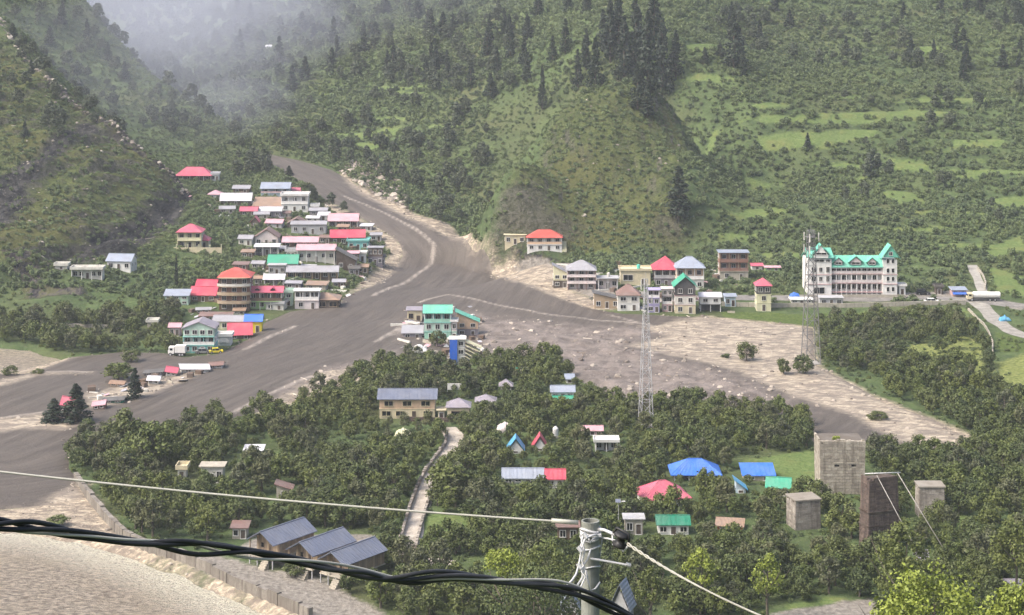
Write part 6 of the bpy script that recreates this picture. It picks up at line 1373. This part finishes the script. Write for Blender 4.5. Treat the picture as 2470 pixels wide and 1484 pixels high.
# hillside shrubs and trees
def hill(n, x0, x1, y0, y1):
    X = RNG.uniform(x0, x1, n); Y = RNG.uniform(y0, y1, n); ok = np.abs(X) < Y*.275+12; return X[ok], Y[ok]
X, Y = hill(190000, -330, 330, 600, 1250)
Z = hz(X, Y); gx = (hz(X+1.2, Y)-hz(X-1.2, Y))/2.4; gy = (hz(X, Y+1.2)-hz(X, Y-1.2))/2.4; sl = np.hypot(gx, gy)
px = CX + X*F/Y; py = YH + (H-Z)*F/Y
fl = hz(X, Y, field_sd); rk = hz(X, Y, rock_sd); md = hz(X, Y, mud_sd); gr = hz(X, Y, gravel_sd); rd = hz(X, Y, np.minimum(road_d, 30)); sn = hz(X, Y, sand_sd)
d = .74 + 1.0*fbm(X/26, Y/26, 4) + .35*np.clip(sl-.25, 0, .6)
rh = px > 1640; d = d + np.where(rh, 1.3*np.clip(sl-.3, 0, .45) - .22*(sl < .16), .12)
d = np.where(py > 640, d-.1, d)
d = np.where(fl > -.3, .07, d); d = np.where(rk > 1.0, d-.38, d); d = np.where((md > -1.2) | (gr > 0) | (rd < 3) | (sn > -.3), 0, d)
leftridge = (px < 470) & (py < 640); d = np.where(leftridge, d-.05, d); face = (px < 480) & (py < 650) & (Y < 845 - px/450*95); d = np.where(face, .30+.9*fbm(X/13, Y/13, 3), d)
spur = (px > 1190) & (px < 1650) & (py > 230) & (py < 600); d = np.where(spur, .95+1.2*fbm(X/12, Y/12, 3), d)
village = (px > 380) & (px < 960) & (py > 400) & (py < 760); d = np.where(village, d+.05, d); d = np.where((md > -1.2) | (gr > 0) | (rd < 3) | (sn > -.3), 0, d)
keepm = RNG.random(len(X)) < np.clip(d, 0, 1)*.62
X, Y, Z, px, py, rk, spur, leftridge = [a[keepm] for a in (X, Y, Z, px, py, rk, spur, leftridge)]
S = []; keep = poisson(X, Y, lambda x, y: 1.75 if y < 850 else 2.3)
for i in keep:
    s_ = float(RNG.uniform(.3, 1.0)**1.0*1.1)*(1 + .4*max(0, (Y[i]-800)/400)); 
    if spur[i] or leftridge[i]: s_ *= .58
    if Y[i] < 800 and blocked(X[i], Y[i], Z[i], 3.6*s_, 3.0*s_, .42):
        s_ = .34
        if blocked(X[i], Y[i], Z[i], 1, .9, .42): continue
    S.append((X[i], Y[i], Z[i], s_, RNG.random()*6.28, RNG.integers(0, 5)))
scatter('hillside_shrubs', SHRUB, S, 'thick cover of shrubs and small trees over the terraced hillsides', 'shrubs')
X, Y = hill(90000, -330, 330, 600, 1150); rk = hz(X, Y, dark_sd); Z = hz(X, Y); px = CX + X*F/Y; py = YH + (H-Z)*F/Y
ok = (hz(X, Y, mud_sd) < -1) & (hz(X, Y, gravel_sd) < -.5) & (hz(X, Y, np.minimum(road_d, 30)) > 3.4) & (hz(X, Y, sand_sd) < -.5) & (rk < 0) & (hz(X, Y, field_sd) < .3) & (RNG.random(len(X)) < np.clip(.5 + 1.1*fbm(X/11+3, Y/11, 3), 0, 1))
G_ = []
for x, y, z_ in zip(X[ok], Y[ok], Z[ok]):
    if y < 800 and any((x-hx)**2+(y-hy)**2 < (hr_*.9)**2 for hx, hy, hr_ in HOUSES): continue
    G_.append((x, y, z_, RNG.uniform(.3, .85), RNG.random()*6.28, RNG.integers(0, 4)))
scatter('hillside_grass', TUFT, G_, 'rough tall grass and herbs between the hillside shrubs', 'grass')
# grass tufts and tall weeds give the meadows an uneven top
# larger broadleaf trees on the gorge wall and the slopes
GT = []
X, Y = hill(16000, -430, 260, 690, 1950); Z = hz(X, Y); px = CX + X*F/Y; py = YH + (H-Z)*F/Y
ok = (hz(X, Y, mud_sd) < -3) & (hz(X, Y, field_sd) < -1) & (((px > 560) & (px < 1250) & (RNG.random(len(X)) < .35+.9*fbm(X/40, Y/40, 3))) | ((px > 1700) & (RNG.random(len(X)) < .10+.5*fbm(X/50, Y/50, 3))) | ((px < 640) & (py < 330) & (RNG.random(len(X)) < np.where(Y > 1060, .9, .25)+.6*fbm(X/40, Y/40, 3)))) & ~((px > 1190) & (px < 1660) & (py > 220) & (py < 610))
for i in np.array(range(len(X)))[ok]:
    s_ = RNG.uniform(.5, 1.15)
    if blocked(X[i], Y[i], Z[i], 7*s_, 9*s_): continue
    GT.append((X[i], Y[i], Z[i], s_, RNG.random()*6.28, RNG.integers(0, 3)))
GT = [GT[i] for i in poisson([g[0] for g in GT], [g[1] for g in GT], lambda x, y: 5.0)]
scatter('gorge_forest', BROAD, GT, 'dark broadleaf forest covering the walls of the gorge', 'forest')
# conifers one can tell apart ---------------------------------------------------
def conifer(label, px, pb, pt, wpx, grp=None, name='conifer'):
    g = gp(px, pb); s = g.y/F; h = (pb-pt)*s; k = CONI[int(px) % 4]
    r_ = place_tree(k, g.x, g.y, g.z-.3, 1, label, grp, name); r_.scale = (wpx*s/6.5, wpx*s/6.5, h/18); return r_
SPUR = ['%s conifer in the dark stand on top of the rocky spur' % w for w in ('third lowest', 'lowest leftmost', 'tallest', 'second low', 'broad middle', 'wide central', 'right-hand low', 'high rear', 'high narrow', 'low forward', 'far right small', 'lowest forward single', 'slim rear left')]
gl = 'tall dark conifer in the stand on top of the rocky spur'; gg = 'conifers on top of the rocky spur'
for q in ((1436,215,88,46),(1414,168,66,34),(1472,150,-10,44),(1505,195,36,52),(1534,160,-20,50),(1562,225,24,56),(1598,225,40,56),(1578,120,-60,46),(1492,110,-60,46),(1538,262,150,44),(1630,185,70,40),(1562,282,200,40),(1455,120,20,36)):
    conifer(SPUR.pop(0), *q, grp=gg)
conifer('lone broad conifer standing right of the spur stand on the terraced hill', 1770, 165, 28, 62); conifer('dark pointed conifer at the right foot of the rocky spur', 1637, 525, 398, 74)
conifer('slim dark tree trunk and crown on the left edge of the rocky spur', 1308, 265, 155, 24); conifer('small dark cypress between the two bright green terrace fields', 1948, 358, 318, 20)
conifer('tall dark conifer on the debris bar, right of the two', 184, 1022, 922, 78); conifer('shorter dark conifer on the debris bar, left of the two', 130, 1022, 958, 62)
conifer('slim dark pine between the red roofed houses and channel top', 697, 425, 398, 26); conifer('bare dark pole-like pine on the left village slope', 425, 692, 608, 12)
gl2 = 'hazy conifer on the upper gorge wall'; gg2 = 'conifers on the upper gorge wall'
cand = [(RNG.uniform(560, 1420), RNG.uniform(10, 240)) for _ in range(55)]
for a, b in cand:
    if a < 620 + b*.1 and b > 150: continue
    g = gp(a, b); 
    if hz(g.x, g.y, field_sd) > -1: continue
    conifer(gl2, a, b, b-RNG.uniform(45, 95)*880/g.y, RNG.uniform(22, 36), gg2)
for a, b in [(RNG.uniform(1650, 2470), RNG.uniform(20, 200)) for _ in range(26)]: conifer('slim conifer scattered on the high terraced hillside', a, b, b-RNG.uniform(35, 75), RNG.uniform(20, 32), 'conifers on the high terraced hillside')
for (a, b), w_ in zip([(30,90),(120,110),(75,180),(210,95),(150,60),(60,330),(300,190),(260,150)], ('nearest the top left corner', 'just right of the corner one', 'standing lower below the corner pair', 'on the misty far crest', 'at the very top edge', 'lowest, above the dark rock', 'farthest right on the back slope', 'second from right on the back slope')):
    conifer('scraggy conifer on the left ridge, ' + w_, a, b, b-RNG.uniform(35, 60), RNG.uniform(22, 30), 'conifers on the left ridge')
# trees with a place of their own -------------------------------------------------
def own(label, px, pb, pt, wpx, kinds=ORCH, name='broadleaf_tree', grp=None, cat='tree', y0=240.):
    g = gp(px, pb, y0); s = g.y/F; k = kinds[int(px) % len(kinds)]; r_ = place_tree(k, g.x, g.y, g.z, 1, label, grp, name, cat); r_.scale = (wpx*s/4.7, wpx*s/4.7, (pb-pt)*s/4.6); return r_
own('round dark bush standing alone on the sandy debris tongue', 1801, 875, 826, 52, name='round_bush', cat='bush'); own('dark bush on the sand just left of the lattice mast foot', 1890, 908, 860, 40, name='round_bush', cat='bush')
own('wide dark bush touching the foot of the tall lattice mast', 1937, 905, 850, 52, name='round_bush', cat='bush'); own('low brown bush on the sand left of the round dark bush', 1750, 866, 852, 28, name='round_bush', cat='bush')
own('dark isolated bush on the right part of the mud', 1662, 976, 938, 60, name='round_bush', cat='bush'); own('pair of dark bushes above the tip of the mud, left', 1190, 905, 855, 44, ORCH)
own('round tree beside the mud left of the turquoise house', 318, 876, 845, 50); own('big dark tree against the left wall of the turquoise house', 415, 850, 806, 56)
own('small dark bush on the gravel bank, left', 24, 908, 884, 44, name='round_bush', cat='bush'); own('small dark twin bush on the gravel bank, right', 92, 906, 888, 34, name='round_bush', cat='bush')
own('spreading pale green tree on the debris bar', 285, 920, 880, 80, ORCHB); own('dark tree growing against the front of the mint green house', 1055, 840, 793, 44); own('rounded dark tree beside the channel top right of the blue-grey roof', 742, 478, 436, 44)
own('dark bush in the foam of the river at lower left', 140, 1268, 1246, 62, ORCHB, name='round_bush', cat='bush'); own('small bush at the right end of the sand tongue', 2115, 1015, 990, 56, name='round_bush', cat='bush')
palm = conifer('lanky tree with a bare trunk and drooping top on the debris bar', 325, 966, 884, 46); 
own('big yellow-green tree at the left tip of the orchard', 372, 1130, 1030, 120, ORCHB); own('tall rounded tree behind the yellow-green one at the orchard tip', 300, 1080, 992, 104)
own('bright green bush right of the slate-roofed cabins', 905, 1372, 1318, 110, ORCHB, name='round_bush', cat='bush'); own('dark bush between the middle and left cabins', 712, 1392, 1350, 62, name='round_bush', cat='bush')
own('rounded green tree at the right edge of the footpath', 1085, 1215, 1128, 120, ORCHB)
# bright young poplars and the large leafy trees in front
def bigtree(label, px, Y, pt, wpx, mat, nclump, nleaf, leaf, name, zb=None, top=.5, seed=1, hfac=None):
    s = Y/F; x = (px-CX)*s; z = float(hz(x, Y)); zt = H-(pt-YH)*s; h = zt - z; w = wpx*s; rg = np.random.default_rng(seed); ch = min(h*.85, hfac or w*1.15)
    r_ = empty(name, (x, Y, z), 0, label, 'tree'); cl = crown_clumps(rg, w, ch, h-ch, nclump, top, .13, .35)
    link('crown', leaves_mesh('crown', mat, cl, nleaf, leaf, rg, .55), r_); link('trunk', trunk_mesh('trunk', h*.8, .22, rg, 4), r_); return r_
bigtree('large bright yellow-green tree at the bottom right in front', 2250, 205, 1336, 330, L_BRIGHT, 120, 55, .22, 'leafy_tree', seed=5, hfac=14)
bigtree('bright leafy tree cut by the right bottom corner', 2455, 215, 1385, 200, L_BRIGHT, 80, 55, .22, 'leafy_tree', seed=6, hfac=10)
bigtree('bright tree with loose foliage in front of the brown pillar', 2180, 300, 1238, 140, L_MID, 70, 50, .24, 'leafy_tree', seed=7, hfac=12)
bigtree('pointed yellow-green poplar in the lower orchard, right one', 1852, 318, 1322, 92, L_BRIGHT, 50, 50, .2, 'poplar', top=.25, seed=8, hfac=9)
bigtree('pointed yellow-green poplar in the lower orchard, left one', 1690, 322, 1312, 96, L_BRIGHT, 50, 50, .2, 'poplar', top=.25, seed=9, hfac=8)
bigtree('tall green tree left of the steel pole with yellow shoots', 1315, 300, 1292, 150, L_MID, 70, 50, .22, 'leafy_tree', seed=10, hfac=10)
bigtree('yellow-tipped leafy tree at the bottom left of the steel pole', 1215, 305, 1318, 120, L_BRIGHT, 44, 46, .2, 'leafy_tree', seed=11, hfac=5)
bigtree('dark leafy tree directly under the black cables', 1290, 290, 1360, 260, L_ORCH, 80, 60, .24, 'leafy_tree', seed=12, hfac=12)
bigtree('narrow green tree just right of the steel pole foot', 1565, 312, 1350, 80, L_MID, 40, 50, .2, 'poplar', top=.3, seed=13, hfac=9)
bigtree('leafy tree at the right margin above the bright corner tree', 2450, 330, 1240, 150, L_MID, 70, 50, .26, 'leafy_tree', seed=14, hfac=11)
# ---------------------------------------------------------------- haze in the air and the bank of mist in the gorge
def vol(name, dens, col, aniso=0.2):
    m = bpy.data.materials.new(name); m.use_nodes = True; nt = m.node_tree; nt.nodes.clear()
    o = nt.nodes.new('ShaderNodeOutputMaterial'); v = nt.nodes.new('ShaderNodeVolumePrincipled')
    v.inputs['Color'].default_value = (*col, 1); v.inputs['Density'].default_value = dens; v.inputs['Anisotropy'].default_value = aniso
    nt.links.new(v.outputs[0], o.inputs['Volume']); return m
zlo = float(ZG.min()) - 1; zhi = float(ZG.max()) + 12
hb = MB().box(-1010, 1010, -70, 2215, zlo, zhi).obj('haze', vol('haze_air', HAZE, (.86,.89,.98)))
tag(hb, 'thin pale haze filling the valley air', 'haze', kind='stuff')

def mist(label, px, py, Y, rx, ry, rz, dens):
    x, y, zc = W(px, py, Y); mb = MB(); nu, nv = 24, 12
    for j in range(nv+1):
        t = math.pi*j/nv
        for i in range(nu):
            p = 2*math.pi*i/nu; k = 1 + .14*math.sin(3*p+j)*math.sin(t); mb.v.append((x+rx*k*math.sin(t)*math.cos(p), y+ry*k*math.sin(t)*math.sin(p), zc+rz*math.cos(t)))
    for j in range(nv):
        for i in range(nu): i2 = (i+1) % nu; mb.f.append((j*nu+i, (j+1)*nu+i, (j+1)*nu+i2, j*nu+i2)); mb.m.append(0)
    o = mb.obj('mist', vol('mist_air', dens, (.80,.83,.97)), smooth=True); tag(o, label, 'mist', kind='stuff')
mist('bank of pale bluish mist rising out of the gorge', 490, 210, 1090, 110, 150, 66, .0013)
mist('second thinner mist bank above the first in the gorge', 430, 90, 1290, 185, 190, 84, .0011)
mist('wide high veil of mist over the upper gorge walls', 520, -40, 1560, 320, 200, 95, .0009)
mist('low wisp of mist at the mouth of the gorge', 575, 300, 960, 38, 60, 24, .0022)
mist('thin veil of mist between the near left ridge and the slope behind', 250, 190, 885, 95, 34, 38, .0018)
mist('faint high haze bank across the upper middle hillside', 800, 20, 1120, 260, 110, 60, .0009)
